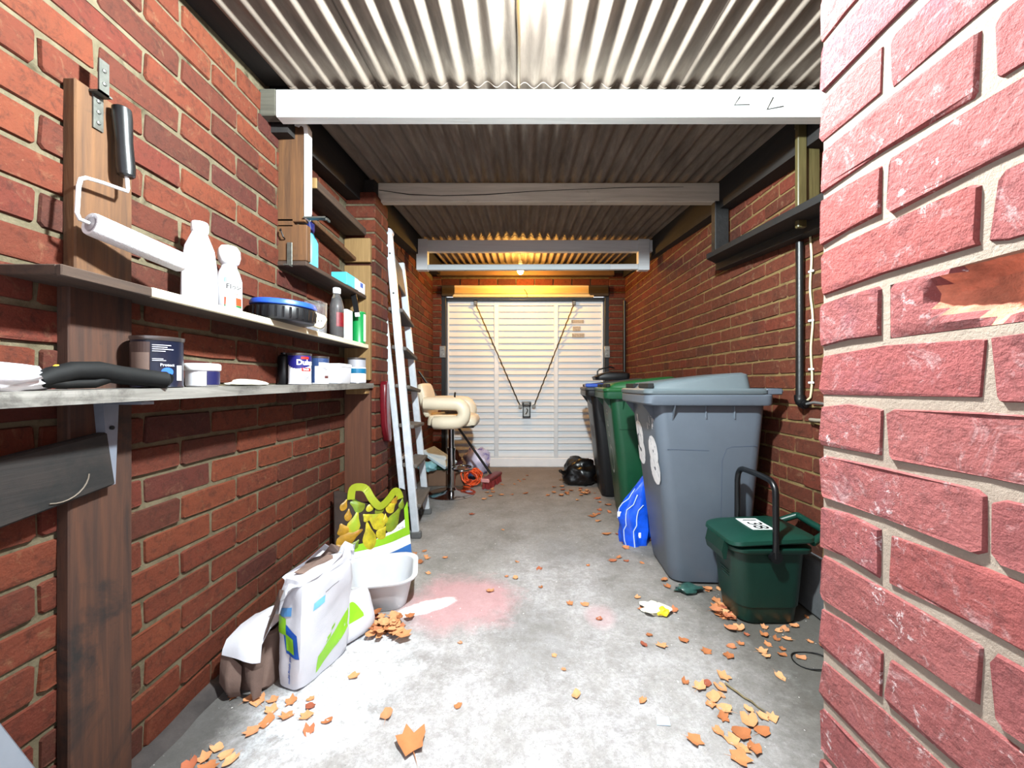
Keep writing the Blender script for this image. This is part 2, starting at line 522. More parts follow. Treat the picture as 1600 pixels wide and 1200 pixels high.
    h = t.math('ADD', t.noise(90, 7, 0.8, pos), t.math('MULTIPLY', t.noise(9, 5, 0.7, pos), 1.5))
    t.set(Base_Color=col, Roughness=0.9, Specular_IOR_Level=0.2, Normal=t.bump(h, 0.45, 0.006))
    return m

mb = MB()
mb.box((-1.25, -1.6, -0.12), (1.6, 5.15, 0.0))
struct(mb.build('floor', floor_mat()), 'grey concrete floor with pink and white paint spills')

# ------------------------------------------------------------------ left wall
LX = lambda y: -1.02 - 0.011 * (y - 1.0)
RX = lambda y: 1.31 - 0.026 * (y - 1.9)
ROOF = lambda y: 2.172 + 0.088 * (y - 1.554)

def slab(name, y0, y1, xf, zt0, zt1, thick, mat):
    """wall body, face at xf(y), sloping top"""
    mb = MB(); vs_ = []
    for y, zt in ((y0, zt0), (y1, zt1)):
        x = xf(y)
        vs_ += [(x, y, -0.05), (x + thick, y, -0.05), (x + thick, y, zt), (x, y, zt)]
    mb.add(vs_, [(0, 1, 2, 3), (4, 7, 6, 5), (0, 3, 7, 4), (1, 5, 6, 2), (3, 2, 6, 7), (0, 4, 5, 1)])
    return struct(mb.build(name, mat))

GL = 0.0825
wl = slab('wall_left', 0.5, 4.9, lambda y: LX(y) - 0.0035, 2.19, 2.36, -0.11, MT_L)
wl['label'] = 'red brick side wall behind the shelves'
d = Vector((LX(4.75) - LX(0.5), 4.25, 0)).normalized()
top_l = lambda s: 2.215 + max(0, s - 1.2) * 0.03
brick_wall(wl, (LX(0.5), 0.5, 0), d, 0.0, 4.38, 0.012, 0.012 + 28 * GL, GL, 0.228, 0.0095, (BK_L, BK_LS), 300, phase=0.10, bed=0.0115, seed=3, top=top_l,
           keep=lambda s, t, w: not (1.86 < s < 2.05 and t < 2.1))

# rough cement fillet at the foot of the wall
mb = MB(); n = 60
for i in range(n + 1):
    y = 0.55 + 1.75 * i / n; w = 0.05 + 0.035 * noise.noise(Vector((y * 6, 0, 3))); h = 0.022 + 0.014 * noise.noise(Vector((y * 5, 2, 1)))
    mb.v += [Vector((LX(y) - .01, y, 0)), Vector((LX(y) - .01, y, h + .004)), Vector((LX(y) + w * .6, y, h)), Vector((LX(y) + w, y, .0))]
for i in range(n):
    for k in range(3): a_ = i * 4 + k; mb.f.append((a_, a_ + 1, a_ + 5, a_ + 4)); mb.m.append(0)
struct(mb.build('baseboard_left', M('grimy_cement', (84, 76, 74), 0.95, var=0.3, bump=0.8, bscale=60), None, 50), 'grimy cement fillet along the foot of the left wall')

# the pier half way along it
pl = MB(); pl.box((-1.10, 2.352, -0.05), (-0.872, 2.566, 2.13))
pil = struct(pl.build('pillar', MT_L), 'red brick pier on the left wall beside the stepladder')
rnd = random.Random(5)
for k in range(26):
    mb2 = MB()
    z0 = 0.012 + k * GL
    e = rnd.uniform(0, 0.003)
    if k % 2: mb2.box((-1.08, 2.346 - e, z0), (-0.866 + e, 2.572, z0 + 0.0705), 0.005)
    else:
        mb2.box((-1.08, 2.346 - e, z0), (-0.866 + e, 2.453, z0 + 0.0705), 0.005)
    mb2.build('brick', BK_L, pil)
    if k % 2 == 0:
        mb3 = MB(); mb3.box((-1.08, 2.465, z0), (-0.866 + e, 2.572, z0 + 0.0705), 0.005); mb3.build('brick', BK_L, pil)

# ------------------------------------------------------------------ right wall
GR = 0.075
wr = slab('wall_right', 0.5, 4.9, lambda y: RX(y) + 0.003, 2.07, 2.45, 0.11, MT_R)
wr['label'] = 'weathered brown brick side wall behind the bins'
y_s = 4.76
d = Vector((RX(0.62) - RX(y_s), 0.62 - y_s, 0)).normalized()
def rank_r(cs, tz, wd):
    p = Vector((RX(y_s), y_s, 0)) + d * cs + Vector((0, 0, tz))
    u, v = CU + F * p.x / p.y, CV - F * (p.z - CAMZ) / p.y
    if u > 1300 or v > 1050: return 0
    if p.z < 0.85 and 1.5 < p.y < 4.1 and u < 1190: return 0.0
    return wd / (p.y ** 2)
brick_wall(wr, (RX(y_s), y_s, 0), d, 0.0, 4.1, 0.004, 0.004 + 32 * GR, GR, 0.219, 0.006, (BK_R, BK_RS), 300, phase=0.05, bed=0.0105, header_every=4, seed=7, rank=rank_r, proud=0.003,
           top=lambda s: 2.0 + (4.1 - s) * 0.088 + 0.02)
mb = MB(); mb.box((1.262, 0.9, 0), (1.34, 2.0, 0.245), 0.012)
struct(mb.build('baseboard_right', M('cement_skirting', (122, 124, 126), 0.9, bump=0.5, bscale=50, dirt=(60, 58, 54), dcut=0.6)), 'grey cement skirting at the foot of the right wall')

# ------------------------------------------------------------------ front right wall: the near pink brick jamb
wf = MB()
for lo, hi in (((0.4925, -0.4, -0.05), (0.72, 0.647, 1.062)), ((0.4925, -0.4, 1.134), (0.72, 0.647, 2.6)), ((0.4925, -0.4, 1.062), (0.72, 0.304, 1.134)), ((0.4925, 0.530, 1.062), (0.72, 0.647, 1.134)), ((0.56, 0.304, 1.062), (0.72, 0.53, 1.134))): wf.box(lo, hi)
wf.box((0.72, 0.42, -0.05), (1.5, 0.647, 2.6))
wf = struct(wf.build('wall_front', MT_P), 'near rough pink brick jamb with pale raised mortar')
DAMAGE = (0.40, 1.125)
def keep_p(s, t, w):
    y = 0.643 - s
    return not (abs(t - 1.113) < 0.05 and 0.26 < y < 0.53)
brick_wall(wf, (0.49, 0.650, 0), (0, -1, 0), 0.0, 0.62, -0.0135, -0.0135 + 26 * GL, GL, 0.228, 0.010, (BK_P, BK_P), 300, phase=0.0, bed=0.013, seed=11, jit=0.005, proud=0.003)
# the spalled brick at head height is found and hollowed out
best = min((o for o in wf.children if o.name.startswith('brick') and o.get('kind') is None and 0.33 < o.location.y < 0.48), key=lambda o: abs(o.location.z - 1.10))
p0 = best.location.copy()
bpy.data.objects.remove(best)
mb = MB(); nx, nz = 24, 8; LW, HW = 0.232, 0.0745
for i in range(nx + 1):
    for k in range(nz + 1):
        a, b = i / nx - 0.5, k / nz - 0.5
        q = Vector((a * 9, b * 4, 3.7))
        dd = ((a + 0.06 - 0.2) / 0.42) ** 2 + ((b - 0.05) / 0.46) ** 2 + 0.35 * noise.noise(q)
        dep = 0.034 * max(0, min(1, (1.0 - dd) * 1.6)) + 0.006 * max(0, 1 - dd) * noise.noise(q * 3)
        edge = 0.004 if (i in (0, nx) or k in (0, nz)) else 0
        mb.v.append(Vector((0.49 + dep + edge, p0.y - a * LW, p0.z + b * HW)))
for i in range(nx):
    for k in range(nz):
        a = i * (nz + 1) + k
        mb.f.append((a, a + 1, a + nz + 2, a + nz + 1))
        c = sum((mb.v[j].x for j in mb.f[-1])) / 4
        mb.m.append(1 if c > 0.497 else 0)
sp_o = mb.build('brick', [BK_P, M('raw_brick', (206, 126, 98), 0.95, var=0.3, vscale=40, bump=1.0, bscale=140)], wf, 25)
sp_o['label'] = 'spalled brick with a hollow orange face'

# ------------------------------------------------------------------ back wall round the door
BY = 4.74
wb = MB()
wb.box((-1.2, BY + 0.006, -0.05), (-0.965, BY + 0.23, 2.6)); wb.box((1.052, BY + 0.006, -0.05), (1.35, BY + 0.23, 2.6)); wb.box((-0.965, BY + 0.03, 2.19), (1.052, BY + 0.23, 2.6))
wb = struct(wb.build('wall_back', MT_L), 'brick back wall around the garage door')
for k in range(30):
    z0 = 0.012 + k * 0.078
    for (x0, x1) in ((-1.07, -0.96), (1.046, 1.24)):
        mb2 = MB(); mb2.box((x0, BY - rnd.uniform(0, .003), z0), (x1, BY + 0.1, z0 + 0.067), 0.005); mb2.build('brick', BK_R, wb)
for k in range(9):
    x0 = -0.955 + k * 0.2235
    mb2 = MB(); mb2.box((x0, BY + 0.012, 2.197), (x0 + 0.212, BY + 0.1, 2.275), 0.004); mb2.build('brick', BK_L, wb)
# ------------------------------------------------------------------ roof: corrugated cement sheets
def sheet_mat():
    m, t = raw('asbestos_cement')
    pos = t.pos()
    mp = t.new('ShaderNodeMapping'); mp.inputs['Scale'].default_value = (9, 1.3, 9); t.put(mp.inputs['Vector'], pos)
    g = t.noise(2.0, 6, 0.7, mp.outputs[0], 0.2)
    col = t.ramp(g, [(0.25, (76, 66, 58)), (0.5, (108, 97, 87)), (0.75, (136, 124, 112))])
    rn = t.new('ShaderNodeObjectInfo').outputs['Random']
    col = t.mix(t.math('MULTIPLY', rn, 0.4), col, lin((118, 104, 94)))
    st = t.ramp(t.noise(3.5, 6, 0.75, mp.outputs[0], 0.8), [(0.64, (0, 0, 0, 1)), (0.74, (1, 1, 1, 1))])
    col = t.mix(st, col, lin((72, 62, 56)))
    wh = t.ramp(t.noise(22, 5, 0.8, pos, 0.3), [(0.7, (0, 0, 0, 1)), (0.76, (1, 1, 1, 1))])
    col = t.mix(wh, col, lin((196, 190, 182)))
    t.set(Base_Color=col, Roughness=0.85, Specular_IOR_Level=0.25, Normal=t.bump(t.noise(120, 5, 0.8, pos), 0.25, 0.003))
    return m
SHEET = sheet_mat()
PITCH, AMP = 0.0735, 0.0115
def sheet_mesh(x0, x1, y0, y1, lift, phase):
    n = int(round((x1 - x0) / PITCH * 12)); mb = MB()
    rows = [(y0, ROOF(y0)), ((y0 + y1) / 2, ROOF((y0 + y1) / 2)), (y1, ROOF(y1))]
    for dz in (0.0, 0.006):
        for (y, z) in rows:
            for i in range(n + 1):
                x = x0 + (x1 - x0) * i / n
                mb.v.append(Vector((x, y, z + lift + dz + AMP * math.cos(2 * math.pi * (x - phase) / PITCH))))
    m = n + 1
    for L in (0, 1):
        for r_ in range(2):
            for i in range(n):
                a = L * 3 * m + r_ * m + i
                mb.f.append((a, a + 1, a + m + 1, a + m)); mb.m.append(0)
    for i in range(n):
        mb.f.append((i, i + 3 * m, i + 1 + 3 * m, i + 1)); mb.m.append(0)
        a = 2 * m + i
        mb.f.append((a, a + 1, a + 1 + 3 * m, a + 3 * m)); mb.m.append(0)
    return mb
ce = MB()
ce.box((-1.2, 0.02, 2.10), (1.45, 0.06, 2.14))
cv = [(-1.16, 0.0, ROOF(0) + 0.055), (1.46, 0.0, ROOF(0) + 0.055), (1.46, 4.98, ROOF(4.98) + 0.055), (-1.16, 4.98, ROOF(4.98) + 0.055)]
ce = MB(); ce.add(cv + [Vector(p) + Vector((0, 0, 0.03)) for p in cv], [(0, 1, 2, 3), (7, 6, 5, 4), (0, 4, 5, 1), (1, 5, 6, 2), (2, 6, 7, 3), (3, 7, 4, 0)])
ceil = struct(ce.build('ceiling', M('black_felt', (26, 24, 23), 0.95)), 'lean-to roof of corrugated cement sheets')
seams = [-0.925, -0.62, -0.015, 0.575, 1.205]
bays = [(0.12, 1.60), (1.565, 2.47), (2.43, 3.70), (3.66, 4.78)]
for bi, (y0, y1) in enumerate(bays):
    for si in range(4):
        x0, x1 = seams[si], seams[si + 1] + 0.045
        if si == 3: x1 = seams[4] + (-0.03 if bi == 0 else 0.015)
        mb = sheet_mesh(x0, x1, y0, y1, AMP + (0.004 if si % 2 else 0) - (0.003 if bi % 2 else 0), 0.012)
        o = mb.build('roof_sheet', SHEET, ceil, 60)

# dark plates along the tops of the walls
DARK = wood('tarred_timber', (22, 19, 17), (44, 37, 33), 0.85, 'y', dcut=0.7)
def plate(name, x0, x1, y0, y1, drop, label):
    mb = MB(); vs_ = []
    for y in (y0, y1):
        z1, z0 = ROOF(y) + 0.05, ROOF(y) - drop
        vs_ += [(x0(y), y, z0), (x1(y), y, z0), (x1(y), y, z1), (x0(y), y, z1)]
    mb.add(vs_, [(0, 1, 2, 3), (4, 7, 6, 5), (0, 3, 7, 4), (1, 5, 6, 2), (3, 2, 6, 7), (0, 4, 5, 1)])
    struct(mb.build(name, DARK), label)
plate('trim_1', lambda y: LX(y) - 0.05, lambda y: -0.955, 1.62, 4.75, 0.145, 'tarred wall plate under the roof edge on the left')
plate('trim_2', lambda y: 1.225 - 0.004 * y, lambda y: RX(y) + 0.05, 1.62, 4.75, 0.165, 'tarred wall plate under the roof edge on the right')
mb = MB()
mb.add([(-1.12, 0.1, ROOF(.1) + .03), (-0.86, 0.1, ROOF(.1) + .032), (-0.86, 1.6, ROOF(1.6) + .032), (-1.12, 1.6, ROOF(1.6) + .03)] + [(-1.12, 0.1, ROOF(.1) + .05), (-0.86, 0.1, ROOF(.1) + .05), (-0.86, 1.6, ROOF(1.6) + .05), (-1.12, 1.6, ROOF(1.6) + .05)],
       [(0, 1, 2, 3), (7, 6, 5, 4), (0, 4, 5, 1), (1, 5, 6, 2), (2, 6, 7, 3), (3, 7, 4, 0)])
struct(mb.build('trim_3', DARK), 'black board closing the gap beside the front roof sheets')

# ------------------------------------------------------------------ beams
WHITE = wood('white_painted_timber', (206, 208, 204), (226, 228, 224), 0.6, 'x', dark=(150, 146, 136), dcut=0.72, bump=0.15)
GREYW = wood('weathered_grey_timber', (172, 162, 148), (206, 196, 180), 0.8, 'x', dark=(130, 116, 102), dcut=0.64)
b1 = thing('roof_beam', 'white painted front roof beam with two pencil ticks', 'beam', (0.15, 1.58, 2.05))
mb = MB(); mb.box((-0.965, 1.554, 2.053), (1.33, 1.604, 2.161), 0.004); mb.build('beam', WHITE, b1)
mb = MB(); mb.box((-1.03, 1.556, 2.060), (-0.965, 1.602, 2.165), 0.004); o = mb.build('beam_end', wood('bare_beam_end', (86, 82, 70), (126, 122, 106), 0.9, 'x'), b1); o['label'] = 'bare grey beam end in the brickwork'
INK = M('pencil', (48, 44, 42), 0.8, var=0)
for (pts) in (((1156, 151), (1147, 164), (1171, 163.5)), ((1208, 152), (1198, 171), (1224, 166))):
    mb = MB(); mb.tube([P(u, v, 1.5525) for u, v in pts], 0.0022, 6); mb.build('pencil_mark', INK, b1)
b2 = thing('roof_beam', 'weathered grey roof beam with a long crack, middle of the three', 'beam', (0.15, 2.46, 2.12))
mb = MB(); mb.box((-0.885, 2.44, 2.128), (1.225, 2.49, 2.247), 0.005); mb.build('beam', GREYW, b2)
mb = MB(); mb.tube([P(592, 297, 2.438), P(640, 304, 2.438), P(690, 306, 2.438), P(760, 304, 2.438), P(830, 299, 2.438), P(900, 296, 2.438), P(980, 293, 2.438), P(1068, 292, 2.438)], [0.002, .003, .002, .003, .002, .0015, .002, .001], 5); mb.build('crack', M('crack_dark', (52, 44, 38), 0.9, var=0), b2)
mb = MB(); mb.box((-1.05, 2.40, 2.09), (-0.885, 2.56, 2.25), 0.01); mb.build('padstone', DARK, b2)

GREYP = wood('dull_white_paint', (214, 216, 218), (232, 234, 236), 0.6, 'x', dark=(160, 156, 152), dcut=0.66, bump=0.12)
BLUEP = wood('pale_blue_white_paint', (196, 204, 208), (214, 222, 226), 0.5, 'x', dark=(170, 172, 170), dcut=0.75, bump=0.1)
Y3 = 3.67
b3 = thing('roof_beam', 'dull white boxed frame beam hanging in front of the amber bulb', 'beam', (0.15, Y3, 2.08))
mb = MB(); mb.box((-0.872, Y3, 2.237), (1.262, Y3 + 0.05, 2.345), 0.004); mb.build('beam', GREYP, b3)
for x0, x1 in ((-0.972, -0.868), (1.078, 1.182)):
    mb = MB(); mb.box((x0, Y3 - 0.012, 2.065), (x1, Y3 + 0.055, 2.352), 0.004); mb.build('drop_post', GREYP, b3)
mb = MB(); mb.bar((-0.868, Y3 + 0.02, 2.092), (0.82, Y3 + 0.02, 2.097), 0.045, 0.05, c=0.003); mb.build('rail', BLUEP, b3)
mb = MB(); mb.bar((0.82, Y3 + 0.02, 2.097), (1.078, Y3 + 0.02, 2.099), 0.044, 0.048, c=0.003); o = mb.build('rail', GREYP, b3); o['label'] = 'unpainted grey end of the rail'

# timber over the door
ba = thing('wall_plate', 'brown timber plate on top of the back wall', 'beam', (0.05, 4.6, 2.29))
mb = MB(); mb.box((-1.0, 4.66, 2.293), (1.09, 4.735, 2.40), 0.004); mb.build('beam', wood('brown_plate', (134, 100, 68), (170, 134, 96), 0.8, 'x'), ba)
LT = wood('pale_lintel_timber', (196, 168, 120), (222, 196, 148), 0.7, 'x', dark=(70, 50, 30), dcut=0.7)
bl_ = thing('door_lintel', 'pale split timber lintel above the white garage door', 'lintel', (0.05, 4.7, 2.03))
mb = MB(); mb.box((-0.80, 4.70, 2.085), (0.80, 4.77, 2.185), 0.006); mb.box((-0.82, 4.708, 2.05), (0.86, 4.77, 2.083), 0.004); mb.build('board', LT, bl_)
EDK = wood('dark_rotten_timber', (52, 40, 28), (92, 74, 50), 0.9, 'x')
mb = MB(); mb.box((-0.955, 4.705, 2.06), (-0.80, 4.77, 2.19), 0.01); mb.box((0.80, 4.705, 2.06), (1.04, 4.77, 2.19), 0.01); mb.build('stained_end', EDK, bl_)
mb = MB(); mb.tube([P(819, 452, 4.697), P(823, 458, 4.697), P(824, 464, 4.697)], 0.004, 5); mb.build('crack', INK, bl_)

# ------------------------------------------------------------------ garage door
DY = 4.85
dr = thing('door_1', None, None, (0.047, DY, 0)) if False else bpy.data.objects.new('door_1', None)
COL.objects.link(dr); dr.location = (0.047, DY, 0); dr['_w'] = 1
struct(dr, 'white up-and-over garage door with horizontal ribs and a V of cables')
DWH = M('door_enamel', (216, 220, 224), 0.45, var=0.04, vscale=3, dirt=(196, 196, 196), dcut=0.66)
mb = MB(); mb.box((-0.905, DY + 0.03, 0.10), (0.995, DY + 0.045, 2.02)); mb.build('backing', DWH, dr)
panels = [(-0.885, -0.335), (-0.280, 0.395), (0.445, 0.975)]
z_lo, z_hi, nsl = 0.135, 1.975, 24
for (x0, x1) in panels:
    hh = (z_hi - z_lo) / nsl
    prof = [(0.03, 0), (-0.004, 0.0), (0.0, hh * 0.16), (0.0165, hh * 0.72), (0.022, hh * 0.98), (0.03, hh * 0.98)]
    mb = MB()
    mb.prism([(x0, DY + a, b) for a, b in prof], (x1 - x0, 0, 0))
    me = mb.mesh('slat', DWH)
    for k in range(nsl):
        o = link('slat', me, dr)
        o.location = (0, 0, z_lo + k * hh)
for x0, x1 in ((-0.905, -0.885), (-0.335, -0.280), (0.395, 0.445), (0.975, 0.995)):
    mb = MB(); mb.box((x0, DY - 0.014, 0.10), (x1, DY + 0.03, 2.02), 0.004); mb.build('stile', DWH, dr)
for z0, z1 in ((1.975, 2.02), (0.10, 0.135)):
    mb = MB(); mb.box((-0.905, DY - 0.012, z0), (0.995, DY + 0.03, z1), 0.004); mb.build('rail', DWH, dr)
mb = MB(); mb.box((-0.93, DY - 0.02, 0.0), (0.99, DY + 0.10, 0.118), 0.012); o = mb.build('threshold', M('white_sill', (238, 238, 240), 0.7, var=0.03), dr); o['label'] = 'white sill under the door'  # plain white box along the foot of the door
BLK = M('black_gloss', (20, 20, 22), 0.4, var=0.1, bump=0.2)
for x0, x1 in ((-0.972, -0.908), (0.998, 1.058)):
    mb = MB(); mb.box((x0, 4.755, 0.0), (x1, DY + 0.06, 2.08), 0.005); mb.build('jamb', BLK, dr)
mb = MB(); mb.box((-0.972, 4.765, 2.025), (1.058, DY + 0.06, 2.056), 0.004); mb.build('head', BLK, dr)
STEEL = M('dull_steel', (150, 148, 142), 0.4, 0.8, var=0.15, vscale=30)
for x in (-0.945, 1.02):
    mb = MB(); mb.box((x - 0.035, 4.735, 1.33), (x + 0.035, 4.757, 1.47), 0.004)
    mb.lathe([(0.014, 0), (0.014, 0.02)], n=10, mat=Matrix.Translation((x, 4.735, 1.43)) @ Matrix.Rotation(R(90), 4, 'X'))
    mb.lathe([(0.014, 0), (0.014, 0.02)], n=10, mat=Matrix.Translation((x, 4.735, 1.37)) @ Matrix.Rotation(R(90), 4, 'X'))
    mb.build('pivot_plate', M('zinc', (176, 176, 172), 0.35, 0.7), dr, 40)
CB = M('cable_steel', (92, 88, 70), 0.5, 0.5)
for u0, u1 in ((743, 813), (897, 834)):
    mb = MB()
    a, b = P(u0, 474, 4.80), P(u1, 635, 4.82)
    mb.tube([a.lerp(b, k / 40) + Vector((0.003 * math.sin(k * 2.3), 0, 0.003 * math.cos(k * 2.3))) for k in range(41)], 0.0075, 6)
    mb.build('cable', CB, dr)
    mb = MB(); mb.box(tuple(a - Vector((0.02, 0.012, 0.02))), tuple(a + Vector((0.02, 0.03, 0.03))), 0.004); mb.build('cable_bracket', STEEL, dr)
    mb = MB(); mb.lathe([(0.024, 0), (0.024, 0.02)], n=14, mat=Matrix.Translation(b + Vector((0, 0.012, 0))) @ Matrix.Rotation(R(90), 4, 'X')); mb.build('cable_pulley', STEEL, dr)
mb = MB()
fx0, fx1, fz0, fz1 = 0.012, 0.108, 0.612, 0.79
for lo, hi in (((fx0, 4.80, fz0), (fx0 + .014, 4.83, fz1)), ((fx1 - .014, 4.80, fz0), (fx1, 4.83, fz1)), ((fx0, 4.80, fz0), (fx1, 4.83, fz0 + .014)), ((fx0, 4.80, fz1 - .05), (fx1, 4.83, fz1 - .036))): mb.box(lo, hi)
mb.build('lock_case', BLK, dr)
mb = MB(); mb.box((fx0 + .012, 4.825, fz0 + .012), (fx1 - .012, 4.838, fz1 - .036)); mb.build('lock_plate', M('zinc'), dr)
mb = MB(); mb.tube([(0.06, 4.815, 0.72), (0.075, 4.812, 0.70), (0.062, 4.812, 0.665), (0.05, 4.812, 0.65)], 0.007, 6); mb.box((fx0 - .01, 4.80, fz1 - .03), (fx1 + .01, 4.835, fz1 + .012), 0.005); mb.build('lock_lever', STEEL, dr, 40)
RS = M('tape_residue', (186, 176, 160), 0.6, var=0.25, vscale=60)
for u0, v0, u1, v1 in ((893, 500, 912, 505), (895, 510, 907, 517), (894, 521, 913, 527)):
    mb = MB(); a, b = P(u0, v1, DY - 0.006), P(u1, v0, DY - 0.006); mb.box((a.x, DY - 0.006, a.z), (b.x, DY + 0.012, b.z)); mb.build('tape_mark', RS, dr)

# ================================================================== LEFT SIDE: boards and shelves
OAK = wood('brown_board', (84, 52, 26), (142, 94, 50), 0.8, 'z', dark=(52, 34, 24), dcut=0.6)
OAKD = wood('dark_stained_board', (50, 30, 22), (112, 66, 40), 0.8, 'z', dark=(28, 20, 18), dcut=0.52)
OAKR = wood('reddish_board', (100, 56, 36), (132, 80, 52), 0.75, 'z', dark=(50, 28, 20), dcut=0.62)
PINE = wood('aged_pine', (150, 112, 62), (196, 156, 98), 0.75, 'z', dark=(80, 54, 30), dcut=0.64)
SHELFW = wood('grey_shelf_board', (120, 115, 108), (199, 194, 186), 0.85, 'y', dark=(92, 87, 82), dcut=0.5)
CREAM = wood('cream_painted_edge', (206, 194, 162), (232, 222, 196), 0.7, 'y', dark=(96, 80, 56), dcut=0.66)
BROWNS = wood('brown_shelf_board', (62, 44, 34), (96, 70, 52), 0.85, 'y', dark=(34, 26, 22), dcut=0.55)

t = thing('wall_post', 'tall brown timber board fixed up the brick wall behind the paint roller', 'post', (-1.0, 0.94, 0))
mb = MB(); mb.box((-1.017, 0.878, 1.255), (-0.988, 1.008, 1.682), 0.003); mb.build('upper_board', OAK, t)
mb = MB(); mb.box((-1.017, 0.866, 0.0), (-0.988, 1.008, 1.222), 0.003); o = mb.build('lower_board', OAKD, t); o['label'] = 'darker stained lower board reaching the floor'
ZN = M('bracket_zinc', (128, 128, 120), 0.45, 0.6, var=0.2, vscale=60, dirt=(80, 70, 60), dcut=0.6)
br = thing('angle_bracket', 'small flat steel angle bracket screwed to the top of the brown board', 'bracket', (-0.985, 0.92, 1.6))
mb = MB(); mb.box((-0.988, 0.912, 1.594), (-0.984, 0.934, 1.676)); mb.box((-0.988, 0.905, 1.672), (-0.963, 0.934, 1.676)); mb.box((-0.967, 0.905, 1.672), (-0.963, 0.927, 1.748)); mb.build('plate', ZN, br)
for (x, y, z) in ((-0.984, 0.923, 1.61), (-0.984, 0.923, 1.635), (-0.984, 0.923, 1.66), (-0.963, 0.916, 1.695), (-0.963, 0.916, 1.725)):
    mb = MB(); mb.lathe([(0.0045, -0.001), (0.0045, 0.002), (0.002, 0.003)], n=8, mat=Matrix.Translation((x, y, z)) @ Matrix.Rotation(R(90), 4, 'Y')); mb.build('screw', STEEL, br)

t = thing('dark_plank', 'thick soot-dark plank fixed across the board below the grey shelf', 'plank', (-0.97, 0.75, 0.73))
mb = MB(); mb.bar((-0.976, 0.50, 0.765), (-0.976, 0.935, 0.828), 0.024, 0.128, c=0.004)
mb.build('board', wood('sooty_plank', (24, 19, 17), (50, 40, 35), 0.8, 'y', dark=(10, 9, 9), dcut=0.5), t)
mb = MB(); cpt = P(92, 742, 0.80)
mb.tube([(-0.9625, 0.828 + 0.055 * math.cos(a), 0.805 + 0.05 * math.sin(a)) for a in [R(x) for x in range(-110, 10, 12)]], 0.0016, 5); mb.build('ring_mark', M('chalk_mark', (140, 126, 112), 0.9), t)

t = thing('shelf_bracket', 'tapering grey steel bracket under the near end of the lower shelf', 'bracket', (-0.97, 0.94, 0.77))
mb = MB()
a = [(-0.988, 0.915, 0.962), (-0.988, 0.952, 0.962), (-0.988, 0.944, 0.765), (-0.988, 0.932, 0.765)]
mb.prism(a, (0.022, 0, 0)); mb.box((-0.988, 0.918, 0.955), (-0.88, 0.95, 0.962))
mb.build('arm', M('grey_enamel', (150, 156, 170), 0.4, 0.3), t, 30)
mb = MB(); mb.lathe([(0.005, 0), (0.005, 0.004)], n=8, mat=Matrix.Translation((-0.966, 0.934, 0.90)) @ Matrix.Rotation(R(90), 4, 'Y')); mb.build('screw', BLK, t)

# lower shelf
t = thing('shelf', 'long grey weathered lower shelf carrying paint tins at eye level', 'shelf', (-0.95, 1.4, 0.98))
mb = MB(); vs_ = []
for y, z in ((0.42, 0.985), (2.335, 1.012)):
    vs_ += [(LX(y), y, z - 0.028), (-0.872, y, z - 0.028), (-0.870, y, z), (LX(y), y, z)]
mb.add(vs_, [(0, 1, 2, 3), (4, 7, 6, 5), (0, 3, 7, 4), (1, 5, 6, 2), (3, 2, 6, 7), (0, 4, 5, 1)]); mb.build('board', SHELFW, t)
mb = MB(); mb.box((-1.0, 2.255, 0.95), (-0.885, 2.31, 0.982), 0.003); mb.build('cleat', PINE, t)
SH1 = lambda y: 0.985 + (y - 0.42) * (0.027 / 1.915)

# middle shelf
t = thing('shelf', 'long upper shelf with a peeling cream edge holding bottles and a cable reel', 'shelf', (-0.95, 1.5, 1.22))
mb = MB(); mb.box((-1.035, 0.77, 1.216), (-0.905, 2.313, 1.236), 0.002); mb.build('board', BROWNS, t)
mb = MB(); mb.box((-0.905, 0.77, 1.213), (-0.893, 0.96, 1.236), 0.002); mb.build('edge', BROWNS, t)
mb = MB(); mb.box((-0.905, 0.96, 1.214), (-0.892, 2.313, 1.237), 0.002); o = mb.build('edge', CREAM, t); o['label'] = 'peeling cream painted front edge'
SH2 = 1.236

# box shelf unit
t = thing('box_shelf', 'brown timber box shelf unit screwed to the brick wall under the roof', 'shelf', (-0.96, 2.0, 1.52))
mb = MB(); mb.box((-1.034, 1.672, 1.690), (-0.912, 1.700, 2.115), 0.003); mb.box((-1.034, 1.672, 1.525), (-0.905, 1.705, 1.678), 0.003); mb.box((-1.034, 1.672, 1.67), (-0.965, 1.70, 1.70)); mb.build('end_board', OAK, t)
mb = MB(); mb.box((-1.034, 1.668, 1.503), (-0.905, 2.313, 1.523), 0.003); mb.build('bottom_board', BROWNS, t)
mb = MB(); mb.box((-1.036, 1.752, 1.872), (-0.905, 2.313, 1.912), 0.003); mb.build('top_board', BROWNS, t)
mb = MB(); mb.box((-1.036, 1.746, 1.868), (-0.902, 1.753, 1.914), 0.002); o = mb.build('end_edge', PINE, t); o['label'] = 'pale end of the top board'  # thin paler cap over the near end of the brown board
mb = MB(); mb.bar((-1.0, 1.75, 1.775), (-1.0, 2.338, 1.735), 0.07, 0.022, c=0.003); mb.build('batten', OAK, t)
mb = MB(); mb.box((-1.036, 2.315, 1.03), (-0.884, 2.344, 1.70), 0.003); mb.box((-1.036, 2.315, 1.72), (-0.884, 2.344, 1.86), 0.003); mb.build('back_post', PINE, t)
WG = M('white_gloss', (236, 236, 236), 0.35, var=0.05)
mb = MB()
mb.prism([(-0.912, 1.668, 1.700), (-0.905, 1.668, 1.700), (-0.899, 1.668, 1.74), (-0.899, 1.668, 2.085), (-0.910, 1.668, 2.108), (-0.93, 1.668, 2.112), (-0.952, 1.668, 2.108), (-0.955, 1.668, 2.092), (-0.938, 1.668, 2.086), (-0.930, 1.668, 2.094), (-0.918, 1.668, 2.086), (-0.914, 1.668, 2.06), (-0.914, 1.668, 1.74)], (0, 0.034, 0))
